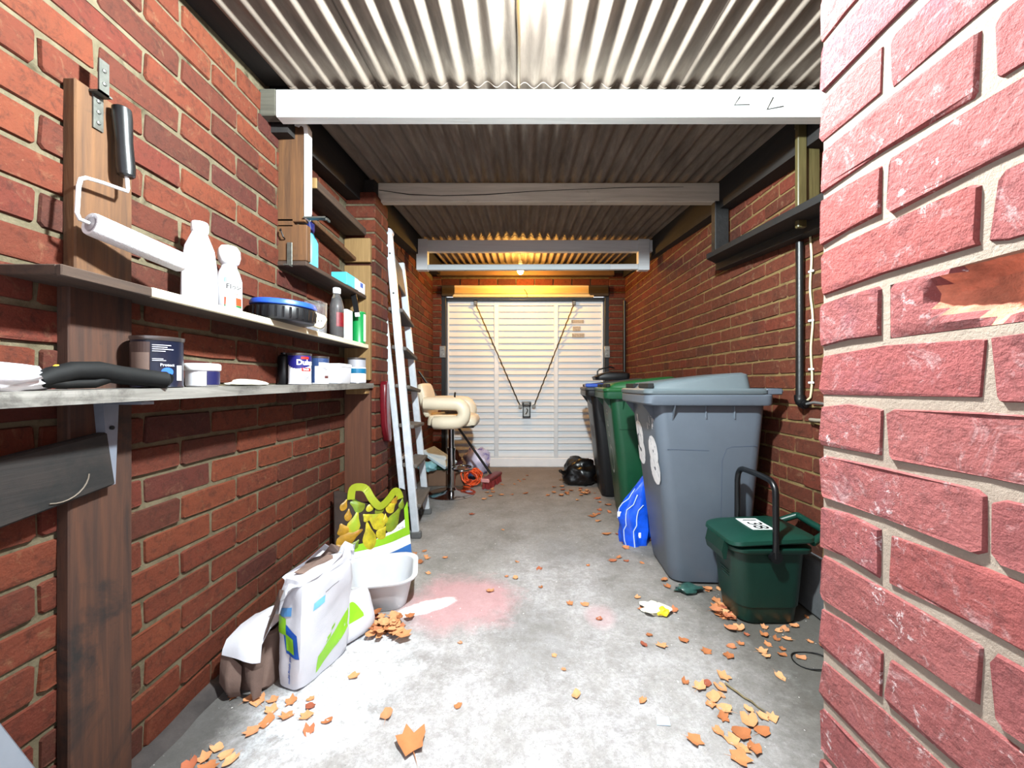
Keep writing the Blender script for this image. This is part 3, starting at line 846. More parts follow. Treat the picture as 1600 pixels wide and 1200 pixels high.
o = mb.build('painted_strip', WG, t); o['label'] = 'white painted edge strip with a curled top'
mb = MB(); mb.box((-0.915, 1.662, 1.702), (-0.815, 1.690, 1.708)); mb.box((-0.822, 1.662, 1.692), (-0.815, 1.690, 1.708)); mb.build('steel_strip', ZN, t)
mb = MB(); mb.box((-0.985, 1.664, 1.505), (-0.963, 1.668, 1.600), 0.001); mb.box((-0.985, 1.640, 1.497), (-0.963, 1.668, 1.503)); mb.build('steel_bracket', ZN, t)
mb = MB(); mb.tube([(-0.995, 1.668, 1.615), (-0.995, 1.655, 1.62), (-1.0, 1.650, 1.64), (-1.005, 1.655, 1.652), (-1.01, 1.658, 1.645)], 0.003, 6); mb.build('cup_hook', BLK, t)
mb = MB(); mb.bar((-0.925, 2.185, 1.50), (-0.905, 2.185, 1.39), 0.03, 0.004, up=(0, 1, 0)); mb.bar((-0.905, 2.185, 1.40), (-0.903, 2.185, 1.378), 0.024, 0.006, up=(0, 1, 0), mi=1); mb.build('hanging_strap', [BLK, WG], t)

t = thing('pier_board', 'reddish brown board standing on end against the pier behind the pear bag', 'post', (-0.96, 2.33, 0))
mb = MB(); mb.box((-1.034, 2.312, 0.0), (-0.884, 2.342, 0.975), 0.003); mb.build('board', OAKR, t)

# ================================================================== paint roller
t = thing('paint_roller', 'white paint roller with a black grip hanging from the brown board', 'roller', (-0.955, 0.96, 1.5))
mb = MB(); g0, g1 = Vector((-0.958, 0.962, 1.505)), Vector((-0.966, 0.958, 1.672))
mb.tube([g0, g0.lerp(g1, .02), g0.lerp(g1, .12), g0.lerp(g1, .5), g0.lerp(g1, .85), g0.lerp(g1, .97), g1], [0.013, 0.0165, 0.018, 0.0165, 0.019, 0.018, 0.011], 14)
mb.build('grip', M('black_plastic_worn', (26, 26, 28), 0.35, var=0.3, vscale=60, dirt=(120, 120, 120), dcut=0.68, dscale=40), t, 40)
ra, rb = Vector((-0.945, 0.868, 1.354)), Vector((-0.900, 1.052, 1.324))
mb = MB(); mb.tube([g0 + Vector((0, 0, 0.01)), (-0.956, 0.963, 1.478), (-0.952, 0.958, 1.468), (-0.955, 0.905, 1.462), (-0.957, 0.872, 1.456), (-0.958, 0.862, 1.448), (-0.957, 0.857, 1.43), (-0.955, 0.852, 1.37), (-0.950, 0.853, 1.357), ra], 0.0042, 8)
mb.build('wire_frame', M('white_coated_wire', (214, 214, 214), 0.4), t, 60)
ax = (rb - ra).normalized(); q = Vector((0, 0, 1)).rotation_difference(ax).to_matrix().to_4x4(); q.translation = ra
L = (rb - ra).length
mb = MB(); mb.lathe([(0.016, 0.004), (0.020, 0.0), (0.0245, 0.0), (0.0262, 0.006), (0.0262, L - 0.006), (0.0235, L), (0.012, L)], n=28, mat=q, cap=(True, True))
o = mb.build('roller_sleeve', M('roller_fleece', (232, 232, 234), 0.95, var=0.04, bump=0.9, bscale=220), t, 50)
mb = MB(); mb.lathe([(0.0155, 0.0), (0.0155, 0.006)], n=20, mat=q); mb.build('end_cap', M('grey_cap', (186, 182, 186), 0.5), t)

# ================================================================== bottles and things on the upper shelf
WPL = M('white_bottle_plastic', (214, 214, 220), 0.35, var=0.03)
t = thing('plastic_bottle', 'tall white square-shouldered plastic bottle, nearer of the two on the upper shelf', 'bottle', (-0.95, 1.17, SH2))
mb = MB(); cx, cy = -0.945, 1.165; rings = []
for z, w, dd, rr in ((0.0, .036, .028, .008), (0.006, .040, .031, .009), (0.11, .038, .030, .009), (0.165, .032, .026, .009), (0.205, .019, .018, .011), (0.215, .0165, .0165, .012)):
    rings.append(rrect(-w, w, -dd, dd, rr, SH2 + z))
mb.loft(rings, mat=Matrix.Translation((cx, cy, 0)) @ Matrix.Rotation(R(28), 4, 'Z')); mb.build('body', WPL, t, 50)
mb = MB(); mb.lathe([(.020, .212), (.021, .216), (.021, .236), (.019, .241), (.0, .242)], (cx, cy, SH2), 20); mb.build('cap', M('white_cap', (236, 236, 236), 0.4), t, 40)
t = thing('plastic_bottle', 'shorter white squeeze bottle with a round cap and colourful label', 'bottle', (-0.955, 1.30, SH2))
cx, cy = -0.940, 1.275
mb = MB(); rings = []
for z, w, dd in ((0.0, .030, .030), (0.006, .033, .033), (0.10, .032, .032), (0.125, .026, .026), (0.14, .020, .020), (0.15, .019, .019)): rings.append(rrect(cx - w, cx + w, cy - dd, cy + dd, w * .8, SH2 + z))
mb.loft(rings); mb.build('body', WPL, t, 50)
mb = MB(); mb.lathe([(.019, .148), (.027, .156), (.031, .175), (.030, .195), (.022, .208), (.0, .212)], (cx, cy, SH2), 20); mb.build('cap', M('white_cap'), t, 50)
a0 = math.atan2(-cy, -cx)
for z0, z1, c, nm in ((0.012, 0.018, (60, 140, 80), 'green'), (0.018, 0.042, (196, 70, 36), 'red'), (0.042, 0.088, (236, 232, 230), 'white'), (0.088, 0.104, (120, 190, 226), 'sky')):
    mb = MB(); mb.cylpatch((cx, cy, SH2), .0333, z0, z1, a0 - 0.35, a0 + 1.2); mb.build('label', M('label_' + nm, c, 0.4, var=0.08), t)
BLKT = M('label_ink', (24, 22, 26), 0.5, var=0)
round_text('lettering', 'Floor', 0.022, (cx, cy, SH2), .0349, a0 + 0.45, 0.075, BLKT, t, 0.0005)
round_text('lettering', 'clean', 0.018, (cx, cy, SH2), .0349, a0 + 0.45, 0.054, M('label_orange_ink', (200, 90, 40), 0.5), t, 0.0003)

t = thing('cable_reel', 'flat round black cable reel with a bright blue lid', 'reel', (-0.91, 1.51, SH2))
cx, cy = -0.906, 1.51; tilt = Matrix.Translation((cx, cy, SH2)) @ Matrix.Rotation(R(2.5), 4, 'Y')
mb = MB(); mb.lathe([(.094, 0.0), (.105, .004), (.107, .012), (.107, .05), (.104, .056)], n=40, mat=tilt)
for k in range(30):
    a = k * 2 * math.pi / 30
    mb.box((-.003, -.003, .012), (.003, .003, .05), 0, 0, tilt @ Matrix.Translation((.107 * math.cos(a), .107 * math.sin(a), 0)))
mb.build('drum', M('black_plastic', (24, 24, 27), 0.4, var=0.2), t, 40)
mb = MB(); mb.lathe([(.106, .055), (.111, .058), (.111, .066), (.106, .076), (.07, .082), (.0, .083)], n=40, mat=tilt); mb.build('lid', M('bright_blue_plastic', (38, 84, 190), 0.35), t, 40)
mb = MB(); mb.box((-.012, -.014, .07), (.012, .014, .092), .004, 0, tilt @ Matrix.Translation((.02, .095, 0))); mb.build('catch', M('black_plastic'), t)
t = thing('mains_plug', 'cream three-pin mains plug resting against the cable reel', 'plug', (-0.86, 1.64, 1.25))
pc = Vector((-0.848, 1.648, 1.268)); fw = Vector((0.35, -0.93, 0.12)).normalized(); q = Vector((0, 0, 1)).rotation_difference(fw).to_matrix().to_4x4(); q.translation = pc
mb = MB(); mb.loft([rrect(-.029, .029, -.027, .027, .016, -.012), rrect(-.032, .032, -.030, .030, .018, -.006), rrect(-.031, .031, -.029, .029, .017, .008), rrect(-.027, .027, -.025, .025, .014, .012)], mat=q); mb.build('body', M('cream_plastic', (226, 214, 184), 0.45), t, 40)
mb = MB(); mb.box((-.009, -.020, .012), (-.005, .018, .0135), 0, 0, q); mb.box((.004, -.004, .012), (.009, .001, .0135), 0, 0, q); mb.box((.014, .000, .012), (.019, .005, .0135), 0, 0, q); mb.build('slot', BLK, t)
mb = MB(); mb.tube([pc + Vector((-.01, .02, -.0)), pc + Vector((-.04, .02, -.018)), pc + Vector((-.06, -.02, -.02))], .004, 6); mb.build('flex', M('black_plastic'), t)

GL_ = M('clear_plastic', (246, 248, 250), 0.06, var=0, trans=0.95)
t = thing('clear_box', 'clear plastic box standing behind the plug', 'box', (-0.945, 1.85, SH2))
mb = MB(); mb.loft([rrect(-.99, -.915, 1.80, 1.87, .01, SH2), rrect(-.993, -.912, 1.797, 1.873, .012, SH2 + .148), rrect(-.990, -.915, 1.80, 1.87, .01, SH2 + .148), rrect(-.987, -.918, 1.803, 1.867, .01, SH2 + .004)]); mb.build('body', GL_, t, 40)
mb = MB(); mb.box((-.982, 1.808, SH2 + .005), (-.924, 1.862, SH2 + .09), .004); mb.build('contents', M('pale_tissue', (196, 194, 200), 0.8, bump=0.6, bscale=50), t)
t = thing('clear_bottle', 'clear bottle of dark pips with a white screw cap and red label', 'bottle', (-0.93, 2.0, SH2))
cx, cy = -0.925, 1.985
mb = MB(); mb.lathe([(.030, 0), (.034, .005), (.034, .14), (.032, .165), (.024, .195), (.016, .215), (.015, .225)], (cx, cy, SH2), 22); mb.build('body', GL_, t, 50)
mb = MB(); mb.lathe([(.029, .003), (.0315, .008), (.0315, .14), (.029, .165), (.018, .195), (.0, .20)], (cx, cy, SH2), 18); mb.build('contents', M('pips', (70, 46, 40), 0.7, var=0.6, vscale=160, dirt=(170, 150, 144), dscale=130, dcut=0.62), t, 50)
mb = MB(); mb.lathe([(.018, .222), (.019, .225), (.019, .245), (.017, .25), (.0, .25)], (cx, cy, SH2), 18); mb.build('cap', M('white_cap'), t, 40)
a0 = math.atan2(-cy, -cx); mb = MB(); mb.cylpatch((cx, cy, SH2), .0343, .055, .125, a0 - .05, a0 + 1.2); mb.build('label', M('red_label', (150, 26, 40), 0.45, var=0.2, vscale=60), t)
t = thing('carton', 'small white carton next to the green tin on the upper shelf', 'carton', (-0.945, 2.13, SH2))
mb = MB(); mb.box((-.985, 2.085, SH2), (-.915, 2.15, SH2 + .165), .003); mb.build('body', M('white_card', (230, 228, 232), 0.7, var=0.04), t)
mb = MB(); mb.box((-.9155, 2.113, SH2 + .004), (-.9143, 2.116, SH2 + .16)); mb.build('seam', M('seam_grey', (170, 150, 160), 0.7), t)
t = thing('green_tin', 'bright green tin at the pier end of the upper shelf', 'tin', (-0.925, 2.26, SH2))
cx, cy = -0.926, 2.255
mb = MB(); mb.lathe([(.036, 0), (.038, .003), (.037, .006), (.037, .170), (.039, .173), (.038, .178), (.030, .176)], (cx, cy, SH2), 26); mb.build('body', M('bright_green', (24, 164, 84), 0.4, var=0.05), t, 40)
a0 = math.atan2(-cy, -cx); mb = MB(); mb.cylpatch((cx, cy, SH2), .0373, .012, .165, a0 + .75, a0 + 1.6); mb.build('label', M('pale_label', (226, 226, 216), 0.5), t)
round_text('lettering', 'GREEN', 0.02, (cx, cy, SH2), .0388, a0 + 1.1, 0.09, M('green_ink', (20, 120, 60), 0.5), t) if False else None

# box shelf contents
SH3 = 1.524
t = thing('spray_bottle', 'pale blue spray bottle with dark blue top behind the box shelf end', 'bottle', (-0.92, 1.77, SH3))
cx, cy = -0.938, 1.762
mb = MB(); mb.loft([rrect(cx - .026, cx + .022, cy - .03, cy + .03, .012, SH3), rrect(cx - .028, cx + .024, cy - .032, cy + .032, .014, SH3 + .006), rrect(cx - .028, cx + .024, cy - .032, cy + .032, .014, SH3 + .11), rrect(cx - .014, cx + .012, cy - .015, cy + .015, .011, SH3 + .15)]); mb.build('body', M('sky_blue_plastic', (86, 186, 226), 0.35), t, 50)
mb = MB(); mb.loft([rrect(cx - .014, cx + .012, cy - .015, cy + .015, .011, SH3 + .148), rrect(cx - .016, cx + .014, cy - .02, cy + .02, .011, SH3 + .17), rrect(cx - .014, cx + .012, cy - .03, cy + .02, .009, SH3 + .195)]); mb.build('spray_head', M('navy_plastic', (30, 40, 110), 0.4), t, 50)
t = thing('carton', 'teal and white carton lying at the far end of the box shelf', 'carton', (-0.93, 2.2, SH3))
mb = MB(); mb.box((-.99, 2.06, SH3), (-.908, 2.21, SH3 + .066), .003); mb.build('body', M('teal_card', (70, 190, 206), 0.6, var=0.08), t)
mb = MB(); mb.box((-.9085, 2.16, SH3 + .002), (-.9065, 2.212, SH3 + .06)); mb.build('label', M('white_card'), t)
t = thing('carton', 'white carton with a blue corner against the back post of the box shelf', 'carton', (-0.94, 2.27, SH3))
mb = MB(); mb.box((-.985, 2.222, SH3), (-.909, 2.305, SH3 + .062), .003); mb.build('body', M('white_card'), t)
mb = MB(); mb.box((-.975, 2.221, SH3 + .04), (-.94, 2.2225, SH3 + .058)); mb.build('label', M('cobalt_card', (70, 110, 200), 0.6), t); mb = MB(); mb.box((-.9095, 2.235, SH3 + .03), (-.9075, 2.27, SH3 + .055)); mb.build('label', M('cobalt_card', (70, 110, 200), 0.6), t)

# ================================================================== lower shelf things
t = thing('paint_tin', 'large navy paint tin with brown panel and round blue emblem', 'tin', (-0.93, 1.01, SH1(1.0)))
cx, cy, z0 = -0.928, 1.012, SH1(1.0) + .001; a0 = math.atan2(-cy, -cx)
STL = M('tin_rim', (150, 140, 136), 0.3, 0.8)
mb = MB(); mb.lathe([(.049, 0), (.052, .002), (.0505, .006), (.0505, .118), (.0525, .122), (.0525, .126), (.046, .126), (.045, .120), (.0, .120)], (cx, cy, z0), 30); mb.build('body', M('navy_tin', (26, 32, 56), 0.35, var=0.08), t, 40)
mb = MB(); mb.lathe([(.0515, .117), (.0535, .121), (.0535, .127), (.0475, .1275), (.047, .121)], (cx, cy, z0), 30, cap=(False, False)); mb.build('rim', STL, t, 40)
mb = MB(); mb.cylpatch((cx, cy, z0), .0507, .008, .112, a0 - 1.5, a0 - .28); mb.build('label', M('cocoa_label', (92, 70, 64), 0.4, var=0.1), t)
mb = MB(); mb.cylpatch((cx, cy, z0), .0519, .038, .086, a0 - 1.1, a0 - .30); mb.build('label', M('taupe_label', (150, 124, 112), 0.45), t)
mb = MB()
for k, zz in enumerate((.104, .099, .094, .089, .070, .066)): mb.cylpatch((cx, cy, z0), .0507, zz, zz + .0018, a0 - .2, a0 + (.5, .35, .6, .28, .2, .3)[k], 6)
mb.build('small_print', M('print_white', (190, 190, 200), 0.5), t)
mb = MB(); mb.cylpatch((cx, cy, z0), .0507, .008, .020, a0 - .28, a0 + .05); mb.build('barcode_panel', M('white_card'), t)
mb = MB(); ang = a0 + .36
for i in range(16):
    w = math.sqrt(max(0, 1 - ((i - 7.5) / 8) ** 2)) * .012 / .0507
    mb.cylpatch((cx, cy, z0), .0507, .029 + i * .0013, .0303 + i * .0013, ang - w, ang + w, 6)
mb.build('emblem', M('emblem_blue', (52, 108, 208), 0.4), t)
mb = MB(); mb.cylpatch((cx, cy, z0), .0507, .018, .056, a0 + .78, a0 + 1.06); mb.build('label', M('white_card'), t)
round_text('lettering', 'Protect', 0.0095, (cx, cy, z0), .0522, ang, 0.056, M('print_white'), t, 0.0003)

t = thing('plaster_tub', 'small white lidded tub with a navy label beside the navy tin', 'tub', (-0.94, 1.166, SH1(1.16)))
cx, cy, z0 = -0.938, 1.166, SH1(1.16) + .001; a0 = math.atan2(-cy, -cx)
mb = MB(); mb.lathe([(.036, 0), (.039, .003), (.0405, .05)], (cx, cy, z0), 28); mb.build('body', WPL, t, 40)
mb = MB(); mb.lathe([(.0435, .047), (.0445, .05), (.0445, .062), (.042, .066), (.038, .067), (.0, .066)], (cx, cy, z0), 28); mb.build('lid', M('white_cap'), t, 40)
mb = MB(); mb.cylpatch((cx, cy, z0), .0408, .005, .044, a0 + .25, a0 + 1.4); mb.build('label', M('navy_print', (34, 36, 92), 0.4), t)
t = thing('folded_cloth', 'folded cream cloth lying flat in the middle of the lower shelf', 'cloth', (-0.92, 1.34, SH1(1.3)))
mb = crumple((-0.93, 1.345, SH1(1.34)), (.045, .085, .012), 21, 3, .3, 1.5); mb.build('cloth', M('cream_cloth', (214, 210, 194), 0.9, bump=0.4), t, 60)
t = thing('aerosol_can', 'slim black aerosol can in shadow at the back of the lower shelf', 'can', (-1.0, 1.66, SH1(1.66)))
cx, cy, z0 = -0.995, 1.665, SH1(1.66) + .001
mb = MB(); mb.lathe([(.023, 0), (.025, .003), (.025, .115), (.018, .124), (.014, .126), (.014, .133), (.0, .134)], (cx, cy, z0), 20); mb.build('body', M('black_can', (22, 22, 26), 0.35), t, 40)

def paint_tin(name, label, cx, cy, r, h, body, zf=SH1):
    z0 = zf(cy) + .001
    t = thing(name, label, 'tin', (cx, cy, z0))
    mb = MB(); mb.lathe([(r * .97, 0), (r * 1.03, .002), (r, .006), (r, h - .008), (r * 1.04, h - .004), (r * 1.04, h), (r * .9, h), (r * .88, h - .006), (0, h - .006)], (cx, cy, z0), 28); mb.build('body', body, t, 40)
    mb = MB(); mb.lathe([(r * 1.02, h - .009), (r * 1.06, h - .005), (r * 1.06, h + .001), (r * .92, h + .0015), (r * .9, h - .005)], (cx, cy, z0), 28, cap=(False, False)); mb.build('rim', STL, t, 40)
    return t, z0, math.atan2(-cy, -cx)
cx, cy, r = -0.928, 1.66, .0425
t, z0, a0 = paint_tin('paint_tin', 'paint tin with a deep blue top band reading Dulux and a red strip', cx, cy, r, .128, M('white_tin', (228, 226, 232), 0.35, var=0.03))
RB = M('royal_blue_print', (36, 34, 132), 0.4)
mb = MB(); n = 14
a_l, a_r = a0 - 1.5, a0 + 1.6
for i in range(n):
    x0, x1 = a_l + (a_r - a_l) * i / n, a_l + (a_r - a_l) * (i + 1) / n
    f = (i + .5) / n
    mb.cylpatch((cx, cy, z0), r + .0003, .082 - .018 * math.sin(f * math.pi) + .015 * abs(f - .35), .1185, x0, x1, 2)
mb.build('blue_band', RB, t)
round_text('lettering', 'Dulux', 0.0300, (cx, cy, z0), r + .0022, a0 + .55, .090, M('print_pure_white', (244, 244, 246), 0.4, var=0), t, 0.0009)
mb = MB(); mb.cylpatch((cx, cy, z0), r + .0016, .104, .114, a0 + .1, a0 + .8); mb.build('flag_mark', M('red_print', (196, 40, 30), 0.4), t)
mb = MB(); mb.cylpatch((cx, cy, z0), r + .0004, .055, .068, a0 + .15, a0 + 1.1); mb.build('red_strip', M('red_print'), t)
round_text('lettering', 'Trade', 0.0105, (cx, cy, z0), r + .0021, a0 + .55, .0615, M('print_pure_white'), t, 0.0003)
mb = MB()
for k in range(5): mb.cylpatch((cx, cy, z0), r + .0004, .022 + k * .005, .0235 + k * .005, a0 + .2, a0 + .75 + .1 * (k % 3), 5)
mb.build('small_print', M('print_grey', (150, 146, 150), 0.5), t)
cx, cy, r = -0.932, 1.832, .0375
t, z0, a0 = paint_tin('paint_tin', 'white and navy paint tin standing just right of the Dulux tin', cx, cy, r, .125, M('white_tin'))
SB = M('slate_blue_print', (58, 84, 136), 0.4)
mb = MB(); mb.cylpatch((cx, cy, z0), r + .0003, .098, .117, a0 - 1.3, a0 + 1.5); mb.cylpatch((cx, cy, z0), r + .0003, .006, .117, a0 - 1.3, a0 - .55); mb.cylpatch((cx, cy, z0), r + .0005, .082, .10, a0 - .6, a0 - .1); mb.build('blue_band', SB, t)
mb = MB(); mb.cylpatch((cx, cy, z0), r + .0004, .026, .038, a0 + .55, a0 + 1.1); mb.build('brown_patch', M('maroon_print', (120, 70, 66), 0.5), t)
mb = MB()
for k in range(3): mb.cylpatch((cx, cy, z0), r + .0004, .066 + k * .005, .068 + k * .005, a0 + .2, a0 + .9 - .15 * k, 5)
mb.build('small_print', M('print_grey'), t)
t = thing('white_tub', 'plain white rectangular tub between paint tins on the lower shelf', 'tub', (-0.925, 2.0, SH1(2)))
z0 = SH1(2.0) + .001
mb = MB(); mb.loft([rrect(-.985, -.895, 1.955, 2.075, .014, z0), rrect(-.990, -.890, 1.95, 2.08, .016, z0 + .008), rrect(-.992, -.888, 1.948, 2.082, .016, z0 + .088)]); mb.build('body', WPL, t, 40)
mb = MB(); mb.loft([rrect(-.994, -.886, 1.946, 2.084, .016, z0 + .084), rrect(-.994, -.886, 1.946, 2.084, .016, z0 + .096), rrect(-.988, -.892, 1.952, 2.078, .014, z0 + .1)]); mb.build('lid', M('white_cap'), t, 40)
cx, cy, r = -0.928, 2.235, .047
t, z0, a0 = paint_tin('paint_tin', 'silver topped tin with a teal label at the pier end of the lower shelf', cx, cy, r, .14, M('silver_tin', (196, 196, 204), 0.3, 0.3, var=0.1))
mb = MB(); mb.cylpatch((cx, cy, z0), r + .0003, .006, .088, a0 - 1.2, a0 + 1.6); mb.build('label', M('white_card'), t)
mb = MB(); mb.cylpatch((cx, cy, z0), r + .0016, .055, .082, a0 - 1.2, a0 + 1.6); mb.build('teal_band', M('teal_print', (22, 124, 170), 0.4), t)
round_text('lettering', 'Primer', 0.014, (cx, cy, z0), r + .0032, a0 + .75, .068, M('print_pure_white'), t, 0.0003) if False else None

# bag and black nozzle
t = thing('polythene_bag', 'crumpled white polythene bag at the near end of the lower shelf', 'bag', (-0.93, 0.68, SH1(.6)))
mb = crumple((-0.93, 0.60, SH1(.62)), (.070, .20, .034), 9, 4, .22, 1.1); mb.build('bag', M('white_polythene', (226, 224, 232), 0.3, var=0.06, bump=0.5, bscale=18), t, 60)
t = thing('foam_gun', 'black tubular gun with curved body pointing along the lower shelf', 'tool', (-0.90, 0.9, SH1(.9)))
BP = M('black_matt_gun', (10, 10, 11), 0.75, var=0.2, spec=0.25)
zb = SH1(.9)
mb = MB(); mb.tube([(-.905, .742, zb + .016), (-.905, .765, zb + .026), (-.905, .80, zb + .036), (-.90, .845, zb + .038), (-.895, .885, zb + .031), (-.885, .93, zb + .026), (-.877, .962, zb + .0215), (-.872, .972, zb + .0212)], [.014, .018, .020, .021, .0205, .020, .0205, .0208], 16)
mb.build('barrel', BP, t, 50)
mb = MB(); mb.tube([(-.8722, .9718, zb + .0212), (-.8713, .9738, zb + .0212)], [.0208, .0195], 16, cap=False); mb.lathe([(.0, 0), (.0175, 0)], n=16, cap=(False, False), mat=Matrix.Translation((-.8722, .9742, zb + .0212)) @ Matrix.Rotation(R(70), 4, 'X')); mb.build('mouth', M('mouth_black', (5, 5, 5), 0.7, var=0), t, 40)
mb = MB(); mb.tube([(-.905, .745, zb + .014), (-.90, .78, zb + .010), (-.895, .83, zb + .012), (-.895, .862, zb + .024)], [.010, .009, .010, .010], 10); mb.build('trigger_guard', BP, t, 50)
mb = MB(); mb.tube([(-.905, .762, zb + .036), (-.905, .772, zb + .043), (-.905, .785, zb + .046)], [.004, .006, .003], 8); o = mb.build('knob', M('yellow_plastic', (230, 180, 50), 0.4), t, 50); o['label'] = 'yellow knob'

# leaning grey panel at the bottom left corner
t = thing('leaning_sheet', 'pale grey plastic panel leaning on the wall at the near left', 'panel', (-0.8, 0.6, 0))
mb = MB(); mb.bar((-0.700, 0.50, 0.012), (-1.015, 0.50, 0.415), 0.48, 0.02, up=(0.79, 0, 0.61), c=0.004); mb.build('panel', M('grey_plastic_panel', (128, 134, 146), 0.5, var=0.06), t)

# ================================================================== stepladder
AL = M('aluminium', (226, 232, 240), 0.4, 0.4, var=0.08, vscale=20, dirt=(150, 150, 150), dcut=0.68)
TREAD = wood('worn_tread', (104, 96, 90), (140, 130, 122), 0.8, 'y', dark=(70, 62, 58))
t = thing('stepladder', 'aluminium stepladder leaning sideways against the brick pier', 'ladder', (-0.7, 2.8, 0))
nb, nt = Vector((-0.690, 2.600, 0.0)), Vector((-0.876, 2.615, 2.005))
fb, ft = Vector((-0.735, 3.085, 0.0)), Vector((-0.906, 2.985, 1.92))
rail_n = (nt - nb).normalized()
mb = MB(); mb.bar(nb + (nt - nb) * .02, nt, 0.028, 0.048, up=(1, 0, 0), c=0.004); mb.build('stile', AL, t)
mb = MB(); mb.bar(fb + (ft - fb) * .02, ft, 0.028, 0.048, up=(1, 0, 0), c=0.004); mb.build('stile', AL, t)
# the back frame, folded almost shut, on the wall side
kb, kt = Vector((-0.752, 2.605, 0.0)), Vector((-0.905, 2.62, 1.46))
mb = MB(); mb.bar(kb + (kt - kb) * .02, kt, 0.022, 0.036, up=(1, 0, 0), c=0.003); mb.build('back_leg', AL, t)
kb2, kt2 = Vector((-0.80, 3.06, 0.0)), Vector((-0.945, 2.98, 1.40))
mb = MB(); mb.bar(kb2 + (kt2 - kb2) * .02, kt2, 0.022, 0.034, up=(1, 0, 0), c=0.003); mb.build('back_leg', AL, t)
mb = MB(); mb.bar(kb.lerp(kt, .35), kb2.lerp(kt2, .36), 0.03, 0.02, c=0.002); mb.build('brace', AL, t)
for k, f in enumerate((0.105, 0.235, 0.365, 0.495, 0.622, 0.748)):
    a, b = nb.lerp(nt, f), fb.lerp(ft, f * 1.012)
    mb = MB(); mb.bar(a, b, 0.098, 0.024, up=(0.12, 0, 1), c=0.004); mb.build('tread', TREAD, t)
a, b = nb.lerp(nt, .90), fb.lerp(ft, .92)
mb = MB(); mb.bar(a, b, 0.20, 0.02, up=(0.98, 0, .15), c=0.004); o = mb.build('top_platform', wood('platform_ply', (150, 132, 112), (186, 168, 146), 0.7, 'y'), t)
mb = MB(); mb.lathe([(.031, 0), (.031, .028)], n=16, mat=Matrix.Translation(nt + Vector((0, .014, -.004))) @ Matrix.Rotation(R(90), 4, 'X')); mb.build('end_cap', M('grey_cap'), t, 40)
for p in (nb, fb, kb, kb2):
    mb = MB(); mb.box((p.x - .034, p.y - .018, 0), (p.x + .034, p.y + .018, .045), .006); mb.build('rubber_foot', M('black_rubber'), t)
for p, q in ((nb.lerp(nt, .93), .0), (nb.lerp(nt, .80), .0)):
    mb = MB(); mb.lathe([(.007, 0), (.006, .004)], n=8, mat=Matrix.Translation(p + Vector((0, -.014, 0))) @ Matrix.Rotation(R(90), 4, 'X')); mb.build('rivet', STEEL, t)

t = thing('red_pad', 'dark red glossy padded strip hanging on the pier behind the ladder', 'pad', (-0.86, 2.45, 0.7))
mb = MB(); rings = []
for z, w, y in ((.645, .012, 2.51), (.66, .03, 2.50), (.75, .042, 2.475), (.88, .044, 2.46), (1.0, .035, 2.45), (1.025, .012, 2.45)):
    rings.append(rrect(-.866, -.826, y - w, y + w, .0115, z))
mb.loft(rings); mb.build('pad', M('maroon_vinyl', (132, 22, 36), 0.3, var=0.2, bump=0.3, bscale=20, coat=0.3), t, 60)

# ================================================================== pear carrier bag
t = thing('carrier_bag', 'large shopping bag printed all over with yellow pears', 'bag', (-0.85, 2.22, 0))
A, B = Vector((-0.955, 2.035, 0.0)), Vector((-0.648, 2.335, 0.0))     # foot of the front face, left and right
ex = (B - A).normalized(); en = Vector((ex.y, -ex.x, 0)); W = (B - A).length
def BAG(x, z, lift=0.0):
    """front face of the bag: x 0..1 across, z height; leans back, bulges, slumps"""
    taper = 0.10 * z
    xx = 0.5 + (x - 0.5) * (1.0 - taper * 1.2)
    bul = 0.045 * math.sin(math.pi * max(0, min(1, x))) * (1 - (z / .44) ** 2 * .8)
    p = A + ex * (xx * W) + en * (bul - z * 0.12 + lift + 0.006 * noise.noise(Vector((x * 4, z * 9, 2))))
    p.z = z * 0.97
    return p
def top_edge(x): return 0.455 - 0.075 * x - 0.06 * math.sin(math.pi * x) ** 2 + 0.008 * math.sin(x * 14)
BG = M('bag_dark_print', (62, 46, 38), 0.4, var=0.35, vscale=30, bump=0.2, bscale=15)
nx, nz = 18, 14; mb = MB()
def ring_at(k):
    f = k / nz; pts = []
    for i in range(nx + 1): pts.append(BAG(i / nx, top_edge(i / nx) * f))
    for i in range(nx, -1, -1):
        p = BAG(i / nx, top_edge(i / nx) * f); th = (.02 + .13 * i / nx) * (1 - .55 * f)
        pts.append(p - en * th)
    return pts
mb.loft([ring_at(k) for k in range(nz + 1)], True, (True, False))
mb.build('body', BG, t, 60)
def strip(zlo, zhi, x0, x1, lift, n=16):
    mb = MB(); m = 3
    for i in range(n + 1):
        x = x0 + (x1 - x0) * i / n
        for j in range(m + 1):
            mb.v.append(BAG(x, zlo(x) + (zhi(x) - zlo(x)) * j / m, lift))
    for i in range(n):
        for j in range(m): a = i * (m + 1) + j; mb.f.append((a, a + m + 1, a + m + 2, a + 1)); mb.m.append(0)
    return mb
LIME = M('lime_print', (150, 204, 40), 0.4, var=0.06)
strip(lambda x: .125 - .0 * x, lambda x: .155 + .02 * x, 0.02, 1.0, .003).build('green_band', LIME, t)
strip(lambda x: .153 + .018 * x, lambda x: .157 + .13 * max(0, x - .3) ** 1.5, 0.25, .97, .0028).build('white_panel', M('bag_white', (236, 236, 238), 0.4, var=0.03), t)
strip(lambda x: .155, lambda x: .32 - .5 * (1 - x), .93, 1.0, .0034, 4).build('green_corner', LIME, t)
strip(lambda x: .0, lambda x: .07, 0.02, 1.0, .003).build('blue_base', M('bag_blue', (60, 120, 200), 0.4), t)
strip(lambda x: .07, lambda x: .127, 0.02, 1.0, .0025).build('white_base', M('bag_white'), t)
